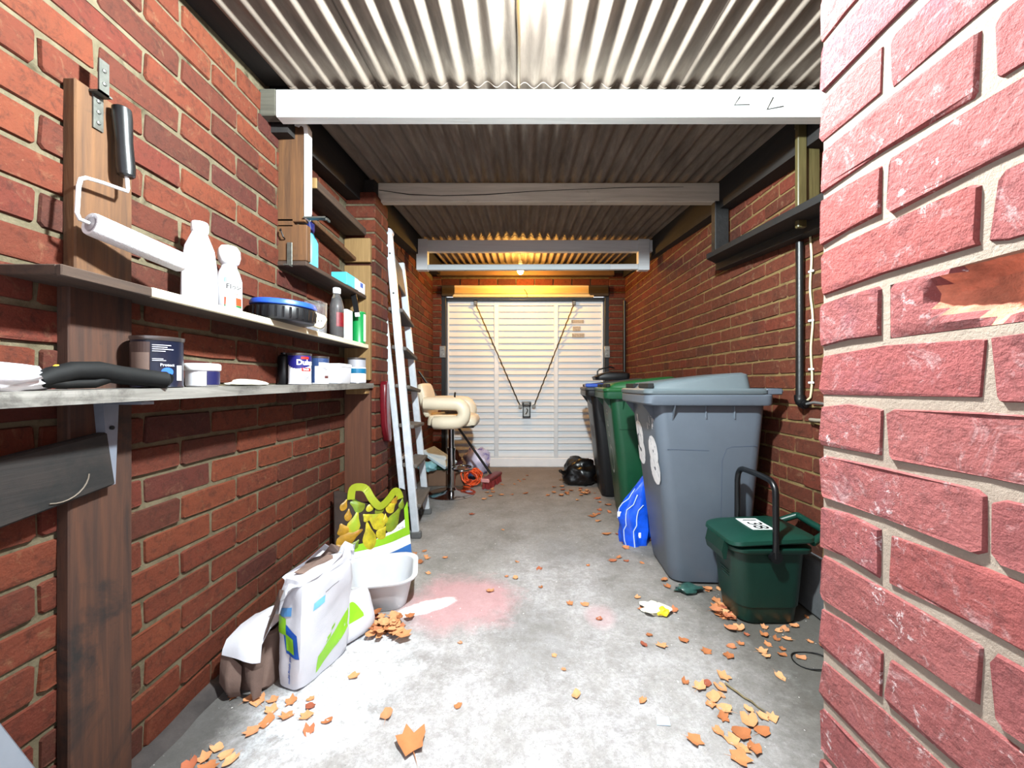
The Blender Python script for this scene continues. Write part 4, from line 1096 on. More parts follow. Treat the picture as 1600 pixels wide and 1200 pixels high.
pears = [(0.27, 0.365, 0.04, 0.038, -60, 2), (0.29, 0.42, 0.036, 0.030, 70, 2), (0.16, 0.325, 0.03, 0.02, 10, 1), (0.23, 0.28, 0.056, 0.035, 20, 0), (0.09, 0.255, 0.031, 0.034, -20, 1), (0.17, 0.205, 0.071, 0.038, 65, 1), (0.05, 0.165, 0.025, 0.022, 60, 1), (0.49, 0.27, 0.058, 0.048, -55, 0), (0.39, 0.20, 0.069, 0.038, -5, 0), (0.57, 0.195, 0.035, 0.034, 45, 0), (0.77, 0.25, 0.072, 0.042, 42, 2), (0.74, 0.318, 0.036, 0.032, 60, 0), (0.55, 0.33, 0.031, 0.035, -30, 2), (0.80, 0.352, 0.028, 0.024, 50, 1), (0.23, 0.165, 0.026, 0.02, 40, 2), (0.37, 0.295, 0.022, 0.025, -40, 0), (0.63, 0.265, 0.025, 0.017, 5, 0), (0.46, 0.345, 0.033, 0.02, 60, 0), (0.90, 0.32, 0.03, 0.022, 20, 2), (0.12, 0.38, 0.03, 0.02, 30, 1)]
PMATS = [M('pear_yellow', (200, 182, 40), 0.4, var=0.3, vscale=22, dirt=(150, 170, 40), dscale=12, dcut=0.5), M('pear_gold', (190, 142, 36), 0.4, var=0.3, vscale=22, dirt=(196, 120, 50), dscale=12, dcut=0.55), M('pear_green', (152, 168, 40), 0.4, var=0.3, vscale=22, dirt=(110, 140, 40), dscale=12, dcut=0.5)]
for k, (x, z, hl, hw, ang, c) in enumerate(pears):
    mb = MB(); pts = []; n = 22; ca, sa = math.cos(R(-ang)), math.sin(R(-ang))
    for i in range(n):
        a = 2 * math.pi * i / n
        yy = math.cos(a); sm = max(0, min(1, (yy + .35) / 1.0)); sm = sm * sm * (3 - 2 * sm)
        px, pz = math.sin(a) * hw * 1.04 * (1 - .6 * sm), (yy - .08) * hl * 1.08
        pts.append((x + (px * ca - pz * sa) / W, z + px * sa + pz * ca))
    cl = lambda a, b: (min(.985, max(.01, a)), min(b, top_edge(min(1, max(0, a))) - .004))
    mb.v.append(BAG(*cl(x, z), .0075))
    for r_, lf in ((.6, .0065), (1.0, .0022)):
        for (a, b) in pts: mb.v.append(BAG(*cl(x + (a - x) * r_, z + (b - z) * r_), lf + k * .00012))
    for i in range(n):
        j = (i + 1) % n
        mb.f.append((0, 1 + i, 1 + j)); mb.f.append((1 + i, 1 + n + i, 1 + n + j, 1 + j)); mb.m += [0, 0]
    mb.build('pear_print', PMATS[c], t, 60)
HND = M('bag_handle', (170, 182, 40), 0.4, var=0.1)
hp = [BAG(.20, .40, .006), BAG(.22, .455, .012), BAG(.30, .462, .014), BAG(.39, .445, .016), BAG(.45, .39, .018), BAG(.53, .345, .02), BAG(.60, .345, .02), BAG(.70, .37, .016), BAG(.80, .40, .01), BAG(.86, .385, .006), BAG(.88, .35, .005)]
def ribbon(pts, w, th, nrm, sub=4):
    q = []
    for i in range(len(pts) - 1):                        # Catmull-Rom
        p0, p1, p2, p3 = pts[max(0, i - 1)], pts[i], pts[i + 1], pts[min(len(pts) - 1, i + 2)]
        for k in range(sub):
            s_ = k / sub
            q.append(.5 * ((2 * p1) + (p2 - p0) * s_ + (2 * p0 - 5 * p1 + 4 * p2 - p3) * s_ ** 2 + (3 * p1 - p0 - 3 * p2 + p3) * s_ ** 3))
    q.append(pts[-1]); rings = []
    for i, p in enumerate(q):
        d_ = (q[min(i + 1, len(q) - 1)] - q[max(0, i - 1)]).normalized(); x = nrm.cross(d_).normalized() * (w / 2); y = nrm * (th / 2)
        rings.append([p + x + y, p - x + y, p - x - y, p + x - y])
    return MB().loft(rings)
mb = ribbon(hp, .040, .004, en)
mb.build('handle', HND, t)
flat_text('lettering', 'Bag for Life', .012, BAG(.83, .185, .004), ex, Vector((0, 0, 1)) - en * .15, M('print_grey'), t)

# ================================================================== washing-up bowl
t = thing('washing_up_bowl', 'white rectangular washing-up bowl on the floor by the sacks', 'bowl', (-0.67, 1.86, 0))
ang = R(14); cmat = Matrix.Translation((-0.662, 1.858, 0)) @ Matrix.Rotation(ang, 4, 'Z')
def bw(h, k, r_): return rrect(-.16 * h, .16 * h, -.158 * h, .158 * h, r_ * 1.25, k)
mb = MB(); mb.loft([bw(.72, 0.0, .04), bw(.76, .006, .05), bw(.90, .11, .06), bw(.95, .128, .065), bw(1.06, .134, .07), bw(1.07, .141, .07), bw(1.0, .143, .065), bw(.92, .136, .06), bw(.87, .11, .055), bw(.72, .012, .045)], mat=cmat)
mb.build('bowl', M('white_bowl_plastic', (204, 205, 209), 0.4, var=0.03), t, 40)

# ================================================================== sacks
def soft(size, k=0.25, amp=0.004, freq=6, seed=0, mat=None):
    off = Vector((seed * 5.1, seed * 2.3, seed * 9.7))
    def D(x, y, z):
        ex_, ey, ez = (1 - k * (y ** 4 + z ** 4) * .5), (1 - k * .35 * (x ** 4 + z ** 4) * .5), (1 - k * .25 * (x ** 4 + y ** 4) * .5)
        p = Vector((x * size[0] * ex_, y * size[1] * ey, z * size[2] * ez))
        nn = noise.noise(p * freq + off) + .5 * noise.noise(p * freq * 3 + off)
        p += Vector((x, y * .4, 0)).normalized() * (amp * nn) if (abs(x) + abs(y)) > .01 else Vector()
        return (mat @ p) if mat else p
    return D
def soft_mesh(D, n=12):
    mb = MB(); ind = {}
    def vid(x, y, z):
        k = (round(x, 4), round(y, 4), round(z, 4))
        if k not in ind: ind[k] = len(mb.v); mb.v.append(D(x, y, z))
        return ind[k]
    g = [-1 + 2 * i / n for i in range(n + 1)]
    for i in range(n):
        for j in range(n):
            a0, a1, b0, b1 = g[i], g[i + 1], g[j], g[j + 1]
            for s in (-1, 1):
                for q in ([(s, a0, b0), (s, a1, b0), (s, a1, b1), (s, a0, b1)], [(a0, s, b0), (a1, s, b0), (a1, s, b1), (a0, s, b1)], [(a0, b0, s), (a1, b0, s), (a1, b1, s), (a0, b1, s)]):
                    mb.f.append(tuple(vid(*p) for p in q)); mb.m.append(0)
    return mb
def face_patch(D, poly_fn, n=8, m=6, lift=0.012, axis='x'):
    """thin print on the +x (or -y) face: poly_fn(u, v) -> (y, z) in [-1,1]"""
    mb = MB()
    for i in range(n + 1):
        for j in range(m + 1):
            y, z = poly_fn(i / n, j / m)
            mb.v.append(D(1 + lift, y, z) if axis == 'x' else D(y, -1 - lift, z))
    for i in range(n):
        for j in range(m): a = i * (m + 1) + j; mb.f.append((a, a + m + 1, a + m + 2, a + 1)); mb.m.append(0)
    return mb
quad = lambda a, b, c, d: (lambda u, v: tuple((1 - u) * ((1 - v) * a[k] + v * d[k]) + u * ((1 - v) * b[k] + v * c[k]) for k in (0, 1)))
PAPER = M('white_paper_sack', (206, 205, 212), 0.55, var=0.04, bump=0.25, bscale=22)
KRAFT = M('brown_paper', (150, 122, 110), 0.8, var=0.15, vscale=14, bump=0.4, bscale=18)
# the broad face looks to +x and a little towards the camera
smat = Matrix.Translation((-0.722, 1.402, 0.185)) @ Matrix.Rotation(R(-19), 4, 'Z') @ Matrix.Rotation(R(3), 4, 'Y')
D = soft((.054, .115, .185), .28, .009, 8, 3, smat)
t = thing('plaster_sack', 'upright white paper sack with green and blue print, torn open', 'sack', (-0.72, 1.40, 0))
soft_mesh(D, 14).build('sack', PAPER, t, 50)
GRN = M('lime_ink', (142, 206, 34), 0.5, var=0.05); TEAL = M('teal_ink', (120, 190, 214), 0.5); BLUEI = M('blue_ink', (30, 92, 190), 0.5)
face_patch(D, quad((-.45, -.88), (.90, -.46), (.92, -.06), (-.42, -.56))).build('green_band', GRN, t)
face_patch(D, quad((-.62, .36), (-.22, .42), (-.20, .56), (-.60, .50)), 4, 3).build('teal_square', TEAL, t)
face_patch(D, quad((-.20, .60), (.3, .68), (.3, .69), (-.20, .615)), 6, 1).build('print_line', M('print_grey'), t)
mb = MB()
for k in range(9): mb2 = face_patch(D, quad((-.55, .24 - k * .055), (.5 - .12 * (k % 4), .36 - k * .055), (.5 - .12 * (k % 4), .367 - k * .055), (-.55, .248 - k * .055)), 6, 1, .009); mb.add(mb2.v, mb2.f)
mb.build('small_print', M('pale_print', (206, 208, 214), 0.6), t)
face_patch(D, quad((.1, -.24), (.26, -.19), (.26, -.13), (.1, -.18)), 2, 2).build('green_mark', GRN, t)
face_patch(D, quad((-.1, -.42), (.08, -.36), (.1, -.27), (-.08, -.33)), 2, 2).build('green_mark', GRN, t)
face_patch(D, quad((-.9, .30), (.1, .34), (.1, .5), (-.9, .46)), 5, 3, axis='y').build('teal_square', M('mid_blue_ink', (90, 150, 206), 0.5), t)
# corner badge wraps from the narrow face
face_patch(D, quad((-.3, -.36), (.98, -.42), (.75, .02), (-.6, .22)), 6, 6, .010, 'y').build('badge', BLUEI, t)
face_patch(D, quad((-.25, -.30), (.62, -.34), (.45, -.06), (-.3, .02)), 5, 5, .018, 'y').build('badge_centre', GRN, t)
face_patch(D, quad((-1.0, .0), (-.2, -.02), (-.35, .28), (-1.0, .34)), 5, 5, .018, 'y').build('badge_centre', GRN, t)
tm = MB(); vs_, fs = text_geo('multi-finish plaster', .016, .0003)
tm.add([D(.18 - p.y / .052, -1.014, -.58 + p.x / .185) for p in vs_], fs); tm.build('lettering', BLUEI, t)
# torn mouth: ragged paper flaps and brown lining
rnd = random.Random(8)
def flap(pts_base, pts_tip, mat_, name='paper_flap'):
    mb = MB(); n = len(pts_base); m = 3
    for j in range(m + 1):
        for i in range(n):
            p = Vector(pts_base[i]).lerp(Vector(pts_tip[i]), j / m)
            p += Vector((rnd.uniform(-1, 1), rnd.uniform(-1, 1), rnd.uniform(-.5, .5))) * .004 * j
            mb.v.append(p)
    k = len(mb.v); mb.v += [p + Vector((.0015, .001, .0015)) for p in mb.v]
    for j in range(m):
        for i in range(n - 1):
            a = j * n + i
            mb.f.append((a, a + 1, a + n + 1, a + n)); mb.f.append((a + k, a + k + n, a + k + n + 1, a + k + 1)); mb.m += [0, 0]
    for i in range(n - 1): a = m * n + i; mb.f.append((a, a + 1, a + 1 + k, a + k)); mb.m.append(0)
    return mb.build(name, mat_, t)
SK = lambda x, y, z: D(x, y, z)
top = [SK(1, y, .96) for y in (-1, -.5, 0, .5, 1)]
flap(top, [p + Vector((rnd.uniform(-.012, .0), 0, h)) for p, h in zip(top, (.0, .012, .022, .04, .065))], PAPER)
top = [SK(x, 1, .94) for x in (1, .3, -.3, -1)]
flap(top, [p + Vector((.02, .012, h)) for p, h in zip(top, (.06, .035, .05, .03))], PAPER)
top = [SK(-1, y, .94) for y in (1, .4, -.2, -1)]
flap(top, [p + Vector((rnd.uniform(-.01, .01), 0, h)) for p, h in zip(top, (.03, .055, .035, .02))], PAPER)
top = [SK(-.6, y, .95) for y in (.8, .4, 0, -.5)]
flap(top, [p + Vector((.022, rnd.uniform(-.01, .01), h)) for p, h in zip(top, (.02, .055, .03, .045))], KRAFT, 'brown_lining')
top = [SK(.2, y, .97) for y in (.5, .1, -.3, -.7)]
flap(top, [p + Vector((-.016, .0, h)) for p, h in zip(top, (.02, .035, .02, .015))], KRAFT, 'brown_lining')
top = [SK(x, -1, .93) for x in (-1, -.4, .3, .9)]
flap(top, [p + Vector((-.03, -.018, h)) for p, h in zip(top, (-.10, -.085, -.05, .0))], PAPER)
top = [SK(x, -1.2, .90) for x in (-1.1, -.7, -.2)]
flap(top, [p + Vector((-.035, -.012, h)) for p, h in zip(top, (-.15, -.135, -.09))], KRAFT, 'brown_lining')

t = thing('torn_sack', 'torn brown-lined paper sack slumped between the white sack and the wall', 'sack', (-0.84, 1.36, 0))
mb = MB(); rings = []
for z, w, h, dx, dy in ((0, .055, .085, 0, 0), (.02, .062, .09, 0, 0), (.09, .05, .075, .004, .0), (.135, .055, .07, .0, .004), (.17, .06, .078, -.004, .008), (.178, .05, .066, -.002, .008), (.12, .035, .05, 0, .004), (.05, .03, .04, 0, 0)):
    ring = rrect(-.885 + dx - w, -.885 + dx + w, 1.385 + dy - h, 1.385 + dy + h, w * .6, z)
    rings.append([Vector(p) + Vector((noise.noise(Vector(p) * 14), noise.noise(Vector(p) * 14 + Vector((5, 0, 0))), noise.noise(Vector(p) * 11 + Vector((0, 9, 0))) * .6)) * .018 * (1 if z else 0) for p in ring])
mb.loft(rings); mb.build('lining', KRAFT, t, 50)
def drape(rows, mat_, nm):
    """paper sheet through rows of points, 1.5 mm thick, gently rumpled"""
    mb = MB(); n = 9; m = len(rows)
    def along(row, f):
        x = f * (len(row) - 1); i0 = min(int(x), len(row) - 2)
        return Vector(row[i0]).lerp(Vector(row[i0 + 1]), x - i0)
    for row in rows:
        for i in range(n):
            p = along(row, i / (n - 1))
            mb.v.append(p + Vector((noise.noise(p * 30), noise.noise(p * 30 + Vector((3, 1, 0))), noise.noise(p * 24 + Vector((0, 7, 2))))) * .006)
    k = len(mb.v); mb.v += [p + Vector((.0012, .001, -.0012)) for p in mb.v]
    for r_ in range(m - 1):
        for i in range(n - 1):
            a = r_ * n + i
            mb.f.append((a, a + 1, a + n + 1, a + n)); mb.f.append((a + k, a + k + n, a + k + n + 1, a + k + 1)); mb.m += [0, 0]
    return mb.build(nm, mat_, t, 70)
drape([[(-.965, 1.44, .175), (-.90, 1.44, .20), (-.82, 1.44, .205)],
       [(-.965, 1.36, .178), (-.90, 1.36, .205), (-.815, 1.37, .21)],
       [(-.962, 1.295, .170), (-.90, 1.285, .195), (-.825, 1.305, .20)],
       [(-.960, 1.276, .155), (-.895, 1.262, .162), (-.835, 1.274, .165)],
       [(-.957, 1.268, .140), (-.88, 1.254, .125), (-.832, 1.264, .115)]], PAPER, 'paper_flap')
drape([[(-.962, 1.275, .150), (-.93, 1.268, .13), (-.90, 1.272, .10)],
       [(-.966, 1.27, .10), (-.935, 1.255, .08), (-.895, 1.262, .06)],
       [(-.970, 1.268, .05), (-.93, 1.245, .035), (-.895, 1.26, .03)],
       [(-.955, 1.28, .01), (-.925, 1.262, .008), (-.90, 1.272, .006)]], KRAFT, 'brown_lining')
drape([[(-.885, 1.27, .10), (-.86, 1.262, .09), (-.825, 1.268, .10)],
       [(-.875, 1.262, .06), (-.85, 1.25, .055), (-.825, 1.262, .06)],
       [(-.860, 1.262, .02), (-.845, 1.248, .012), (-.828, 1.26, .015)]], KRAFT, 'brown_lining')

t = thing('plaster_sack', 'white and green sack lying behind the bowl and the upright sack', 'sack', (-0.68, 1.62, 0))
s2 = Matrix.Translation((-0.685, 1.580, 0.082)) @ Matrix.Rotation(R(-30), 4, 'Z') @ Matrix.Rotation(R(-16), 4, 'Y')
D2 = soft((.04, .095, .085), .45, .006, 9, 6, s2)
soft_mesh(D2, 10).build('sack', PAPER, t, 50)
face_patch(D2, lambda u, v: (-.6 + 1.0 * u, -.2 + (.15 + .75 * math.sin(math.pi * u)) * v), 10, 5).build('green_mark', GRN, t)

# ================================================================== salon stool
t = thing('salon_stool', 'cream padded stool with looped arms on a chrome column', 'stool', (-0.645, 3.66, 0))
sx, sy = -0.648, 3.66
CH = M('chrome', (190, 190, 194), 0.12, 1.0, var=0.05)
CREAMV = M('cream_leatherette', (228, 214, 188), 0.4, var=0.04, bump=0.1, bscale=40)
mb = MB(); mb.lathe([(.222, 0), (.224, .006), (.20, .014), (.10, .026), (.05, .04), (.038, .06), (.0, .06)], (sx, sy, 0), 40); mb.build('base', CH, t, 40)
mb = MB(); mb.lathe([(.034, .05), (.034, .40), (.038, .40), (.038, .425), (.026, .425), (.026, .62), (.05, .635), (.10, .65), (.0, .65)], (sx, sy, 0), 24); mb.build('column', CH, t, 40)
mb = MB(); rp = [(sx + .04, sy - .02, .235)]
for i in range(15):
    a = R(-150 + 300 * i / 14); rp.append((sx + .105 + .085 * math.cos(a), sy + .12 * math.sin(a), .235))
mb.tube(rp + [(sx + .04, sy + .02, .235)], .011, 8); mb.build('footrest', CH, t, 60)
def seat_ring(w0, w1, d_, z, r_): return rrect(sx + w0, sx + w1, sy - d_, sy + d_, r_, z)
mb = MB(); mb.loft([seat_ring(-.17, .22, .17, .635, .05), seat_ring(-.19, .245, .19, .65, .06), seat_ring(-.19, .25, .19, .69, .07), seat_ring(-.18, .235, .18, .725, .07), seat_ring(-.15, .17, .14, .745, .06)]); mb.build('seat', CREAMV, t, 60)
mb = MB(); mb.box((sx - .18, sy - .18, .625), (sx + .23, sy + .18, .638), .006); mb.build('seat_pan', M('black_plastic'), t)
for s in (-1, 1):
    y = sy + s * .235; pts = []
    pts += [(sx - .205, y, .842), (sx - .195, y, .842)] + [(sx - .1, y, .842), (sx + .0, y, .842), (sx + .06, y, .84)]
    for i in range(1, 8):
        a = R(90 - 180 * i / 8); pts.append((sx + .07 + .083 * math.cos(a), y, .759 + .083 * math.sin(a)))
    pts += [(sx + .05, y, .676), (sx - .02, y, .676), (sx - .11, y, .676), (sx - .125, y, .676)]
    rr = [.035, .055] + [.057] * (len(pts) - 4) + [.055, .035]
    mb = MB(); mb.tube(pts, rr, 16); mb.build('armrest', CREAMV, t, 60)
bk = Matrix.Translation((sx - .215, sy, .865)) @ Matrix.Rotation(R(-13), 4, 'Y')
DB = soft((.045, .20, .155), .5, .001, 4, 1, bk)
soft_mesh(DB, 12).build('backrest', CREAMV, t, 60)
mb = MB(); mb.tube([(sx + .02, sy + .05, .70), (sx + .04, sy - .05, .91), (sx + .045, sy - .06, .935)], .008, 8); mb.build('lever', BLK, t, 40)
t = thing('grey_rag', 'crumpled grey and white rag lying on the stool seat', 'cloth', (-0.66, 3.60, 0.745))
mb = crumple((-.64, 3.63, .748), (.10, .10, .035), 31, 3, .5, 1.6); mb.build('rag', M('grey_rag', (142, 128, 122), 0.9, var=0.3, vscale=20, dirt=(206, 204, 206), dcut=0.55, dscale=14), t, 60)

# ================================================================== clutter round the stool
t = thing('cardboard_box', 'low brown cardboard box on the floor behind the stool column', 'box', (-0.8, 4.05, 0))
mb = MB(); mb.box((-.93, 3.93, 0), (-.575, 4.20, .155), .004); mb.build('box', M('cardboard', (152, 116, 92), 0.85, var=0.12, vscale=5), t)
mb = MB(); mb.box((-.932, 3.925, .148), (-.74, 4.0, .16)); mb.build('flap', M('cardboard'), t)
mb = MB(); mb.box((-.735, 3.927, .122), (-.705, 3.931, .150)); mb.build('label', M('white_card'), t)
t = thing('folded_carton', 'pale blue and white folded carton on the brown cardboard box', 'carton', (-0.85, 4.0, .2))
mb = MB(); mb.bar((-.96, 4.05, .345), (-.70, 3.94, .205), .20, .03, up=(.35, -.3, .9), c=0.004); mb.build('carton', M('pale_blue_card', (198, 214, 222), 0.6, var=0.1, vscale=12), t)
t = thing('plastic_bag', 'pale teal plastic bag sagging over the cardboard box', 'bag', (-.92, 3.95, .05))
mb = crumple((-.915, 3.90, .157), (.09, .07, .06), 41, 3, .4, 1.8); mb.build('bag', M('teal_polythene', (140, 196, 204), 0.3, var=0.2, vscale=10), t, 60)
t = thing('plastic_bag', 'dark green plastic bag flattened on top of the cardboard box', 'bag', (-.78, 3.95, .16))
mb = crumple((-.77, 3.96, .157), (.13, .06, .03), 43, 3, .5, 1.8); mb.build('bag', M('bottle_green_polythene', (28, 84, 62), 0.3), t, 60)
t = thing('rag_heap', 'maroon and brown rag heaped behind the stool column', 'cloth', (-.72, 4.25, .0))
mb = crumple((-.74, 4.37, 0), (.10, .08, .16), 45, 3, .5, 1.8); mb.build('rag', M('maroon_rag', (92, 44, 48), 0.9, var=0.4, vscale=14), t, 60)
t = thing('plastic_bag', 'white bag with purple lettering slumped against the garage door', 'bag', (-.55, 4.4, 0))
mb = crumple((-.51, 4.50, 0), (.14, .10, .17), 47, 3, .45, 1.8); mb.build('bag', M('lilac_polythene', (206, 200, 226), 0.35, var=0.15, dirt=(96, 84, 170), dscale=11, dcut=0.54), t, 60)
t = thing('plastic_bag', 'small blue plastic bag tucked beside the purple lettered bag', 'bag', (-.66, 4.2, 0))
mb = crumple((-.53, 4.24, 0), (.06, .05, .08), 49, 3, .45, 1.8); mb.build('bag', M('denim_blue_polythene', (84, 100, 150), 0.35, var=0.2), t, 60)
t = thing('extension_cable', 'coil of bright orange extension cable by the broom head', 'cable', (-.46, 3.85, 0))
rnd = random.Random(4); pts = []
for k in range(150):
    a = k * .36; s_ = 1 + .22 * math.sin(k * .37)
    cz = .085 + .065 * math.sin(a) * s_ + .012 * rnd.uniform(-1, 1)
    pts.append((-.500 + .075 * math.cos(a + .5 * math.sin(k * .05)) * s_ + .02 * math.sin(k * .11), 3.93 + .05 * math.sin(k * .093) + .012 * rnd.uniform(-1, 1), max(.008, cz)))
pts += [(-.47, 3.86, .02), (-.50, 3.86, .009), (-.55, 3.885, .008), (-.57, 3.90, .008)]
mb = MB(); mb.tube(pts, .0075, 6); mb.build('flex', M('orange_flex', (226, 84, 34), 0.45, var=0.06), t, 60)
t = thing('broom', 'red-bristled broom with a long black handle leaning on the brick wall', 'broom', (-.33, 3.9, 0))
ha, hb = Vector((-.295, 4.03, .075)), Vector((-1.035, 4.0, 1.14))
mb = MB(); mb.tube([ha, hb], .0125, 10); mb.build('handle', M('black_plastic'), t, 60)
hx = Vector((.30, .95, 0)).normalized()
c0 = Vector((-.350, 3.80, .0)); c1 = c0 + hx * .36
mb = MB(); mb.bar(c0 + Vector((0, 0, .085)), c1 + Vector((0, 0, .085)), .085, .035, c=.008); mb.build('head', M('crimson_plastic', (150, 30, 40), 0.4), t)
mb = MB()
rnd = random.Random(2)
for i in range(22):
    for j in range(5):
        p = c0 + hx * (.015 + .33 * i / 21) + Vector((hx.y, -hx.x, 0)) * (-.032 + .016 * j)
        q = p + Vector((rnd.uniform(-.012, .012), rnd.uniform(-.012, .012), 0))
        mb.tube([(q.x, q.y, .002), (p.x, p.y, .072)], [.008, .0055], 5)
o = mb.build('bristles', M('red_bristle', (168, 40, 38), 0.7, var=0.25, vscale=60), t, 60); o['kind'] = 'stuff'
mb = MB(); mb.bar(c0 - hx * .010 + Vector((0, 0, .086)), c0 + hx * .010 + Vector((0, 0, .086)), .088, .038, c=.008); o = mb.build('end_cap', M('pink_cap', (214, 150, 150), 0.5), t); o['label'] = 'pale pink end cap'

# amber bulb
t = thing('light_bulb', 'glowing amber bulb hanging behind the white frame beam', 'lamp', (-0.012, 4.25, 2.25))
m_, nt_ = raw('amber_glow'); nt_.set(Base_Color=lin((255, 190, 90)), Emission_Color=(1.0, 0.50, 0.10, 1), Emission_Strength=AMBER)
bx, by, bz0 = -0.013, 4.25, 0.075
mb = MB(); mb.lathe([(.0, 2.115 + bz0), (.018, 2.118 + bz0), (.029, 2.132 + bz0), (.033, 2.15 + bz0), (.029, 2.17 + bz0), (.018, 2.19 + bz0), (.014, 2.205 + bz0)], (bx, by, 0), 18); mb.build('bulb', m_, t, 60)
mb = MB(); mb.lathe([(.018, 2.20), (.02, 2.205), (.02, 2.25), (.012, 2.262), (.0, 2.262)], (bx, by, bz0), 14); mb.build('holder', M('white_cap'), t, 40)
mb = MB(); mb.tube([(bx, by, 2.26 + bz0), (bx, by, ROOF(by) + .004)], .004, 6); mb.build('flex', M('white_cap'), t, 60)
# front lamp: holder and flex above the light, and the brown flex running along the roof to the beam
t = thing('lamp_holder', 'white lamp holder hanging from the front roof sheets', 'lamp', (LAMP.x, LAMP.y, LAMP.z + .05))
mb = MB(); mb.lathe([(.02, LAMP.z + .045), (.02, LAMP.z + .075), (.012, LAMP.z + .085)], (LAMP.x, LAMP.y, 0), 14); mb.build('holder', M('white_cap'), t, 40)
t = thing('roof_cable', 'brown flex running along a roof corrugation above the white beam', 'cable', (-.01, 1.2, 2.1))
pts = [(LAMP.x, LAMP.y, LAMP.z + .08), (-.006, LAMP.y + .08, ROOF(1.01) - .004)] + [(-.010 + .0015 * math.sin(y * 20), y, ROOF(y) - .006) for y in (1.1, 1.2, 1.3, 1.4, 1.5, 1.552)]
mb = MB(); mb.tube(pts, .0055, 8); mb.build('flex', M('bronze_flex', (120, 90, 44), 0.5), t, 60)

# ================================================================== RIGHT SIDE: wheelie bins
def wheelie_bin(label, body, lid, dark, loc, rot):
    t = thing('wheelie_bin', label, 'bin', loc, rotz=rot, local=True)
    mb = MB()
    mb.loft([rrect(-.135, .20, -.165, .165, .05, 0.0, 6), rrect(-.160, .225, -.195, .195, .065, .012, 6), rrect(-.170, .232, -.203, .203, .07, .06, 6), rrect(-.218, .254, -.233, .233, .065, .5, 6), rrect(-.262, .272, -.262, .262, .055, .885, 6), rrect(-.262, .272, -.262, .262, .055, .93, 6)], cap=(True, True))
    mb.build('body', body, t, 35)
    mb = MB()
    mb.loft([rrect(-.268, .276, -.266, .266, .055, .900, 6), rrect(-.312, .288, -.298, .298, .045, .904, 6), rrect(-.318, .290, -.302, .302, .045, .912, 6), rrect(-.318, .290, -.302, .302, .045, .950, 6), rrect(-.310, .286, -.296, .296, .045, .957, 6)], cap=(True, True))
    for s in (-1, 1):                                      # gussets below the rim at the front corners, small hooks on the sides
        mb.prism([(-.262, s * .20, .905), (-.312, s * .20, .905), (-.256, s * .20, .83)], (0, s * .006, 0))
        mb.prism([(-.18, s * .260, .905), (-.18, s * .298, .905), (-.18, s * .256, .825)], (.006, 0, 0))
    mb.build('rim', body, t, 35)
    mb = MB()
    for s in (-1, 1):
        for x in (-.02, .115):
            mb.tube([(x, s * .264, .90), (x, s * .263, .855), (x + .003, s * .259, .838)], .0045, 6)
    mb.build('side_hook', body, t, 60)
    # pressed line round the lower panel
    for s in (-1, 1):
        mb = MB()
        def sy(z): return .233 + (.262 - .233) * (z - .5) / .385 if z > .5 else .203 + (.233 - .203) * (z - .06) / .44
        ln = [(-.20, .685), (.02, .675), (.03, .675), (.055, .66), (.065, .63), (.068, .45), (.07, .1)]
        mb.tube([(x, s * (sy(z) + .0003), z) for x, z in ln[:1]] + [(x, s * (sy(z) + .0003), z) for x, z in [(-.1, .683)]] + [(-.0, s * (sy(.68)), .68)], .0013, 4)
        mb.tube([(.23, s * sy(.705), .705), (.11, s * sy(.70), .70), (.085, s * sy(.69), .69)] + [(x, s * sy(z), z) for x, z in ln[4:]], .0013, 4)
        mb.build('pressed_line', dark, t)
    # lid
    mb = MB()
    def lidring(x0, x1, d_, r_, zf):
        return [(x, y, zf(x)) for x, y, _ in rrect(x0, x1, -d_, d_, r_, 0, 6)]
    mb.loft([lidring(-.318, .262, .300, .04, lambda x: .956), lidring(-.322, .266, .304, .04, lambda x: .962), lidring(-.322, .266, .304, .04, lambda x: .976), lidring(-.312, .258, .294, .04, lambda x: .984)], cap=(True, True))
    top = lambda x: 1.012 + (x + .27) * .115
    mb.loft([lidring(-.290, .205, .262, .04, lambda x: .980), lidring(-.272, .195, .252, .04, lambda x: top(x) - .012), lidring(-.25, .18, .235, .05, lambda x: top(x)), lidring(-.12, .12, .14, .05, lambda x: top(x) + .004)], cap=(True, True))
    mb.build('lid', lid, t, 35)
    mb = MB()
    for s in (-1, 1): mb.box((-.296, s * .16 - .10, .985), (-.268, s * .16 + .10, 1.010), .003)
    mb.build('lid_slot', M('slot_black', (8, 8, 9), 0.8, var=0), t)
    mb = MB()
    mb.tube([(.325, -.27, .972), (.325, .27, .972)], .013, 10); mb.box((.25, -.29, .955), (.325, -.24, .985), .004); mb.box((.25, .24, .955), (.325, .29, .985), .004)
    mb.build('hinge_handle', body, t, 40)
    mb = MB(); mb.tube([(.225, -.27, .10), (.225, .27, .10)], .011, 8); mb.build('axle', M('dull_steel'), t, 40)
    for s in (-1, 1):
        mb = MB(); mt = Matrix.Translation((.225, s * .245, .10)) @ Matrix.Rotation(R(90), 4, 'X')
        mb.lathe([(.03, -.025), (.085, -.025), (.1, -.015), (.1, .015), (.085, .025), (.03, .025)], n=24, mat=mt); mb.build('wheel', M('black_rubber'), t, 40)
    return t
GB = M('grey_bin_plastic', (117, 127, 140), 0.42, var=0.06, vscale=4, dirt=(146, 152, 162), dscale=9, dcut=0.72)
GLD = M('grey_lid_plastic', (124, 137, 143), 0.4, var=0.05)
grey = wheelie_bin('grey wheelie bin with white painted figures, nearest of the row', GB, GLD, M('grey_groove', (78, 92, 118), 0.5, var=0), (0.928, 2.185, 0), R(-3))
GNB = M('green_bin_plastic', (28, 96, 62), 0.38, var=0.08); GNL = M('green_lid_plastic', (44, 122, 66), 0.4)
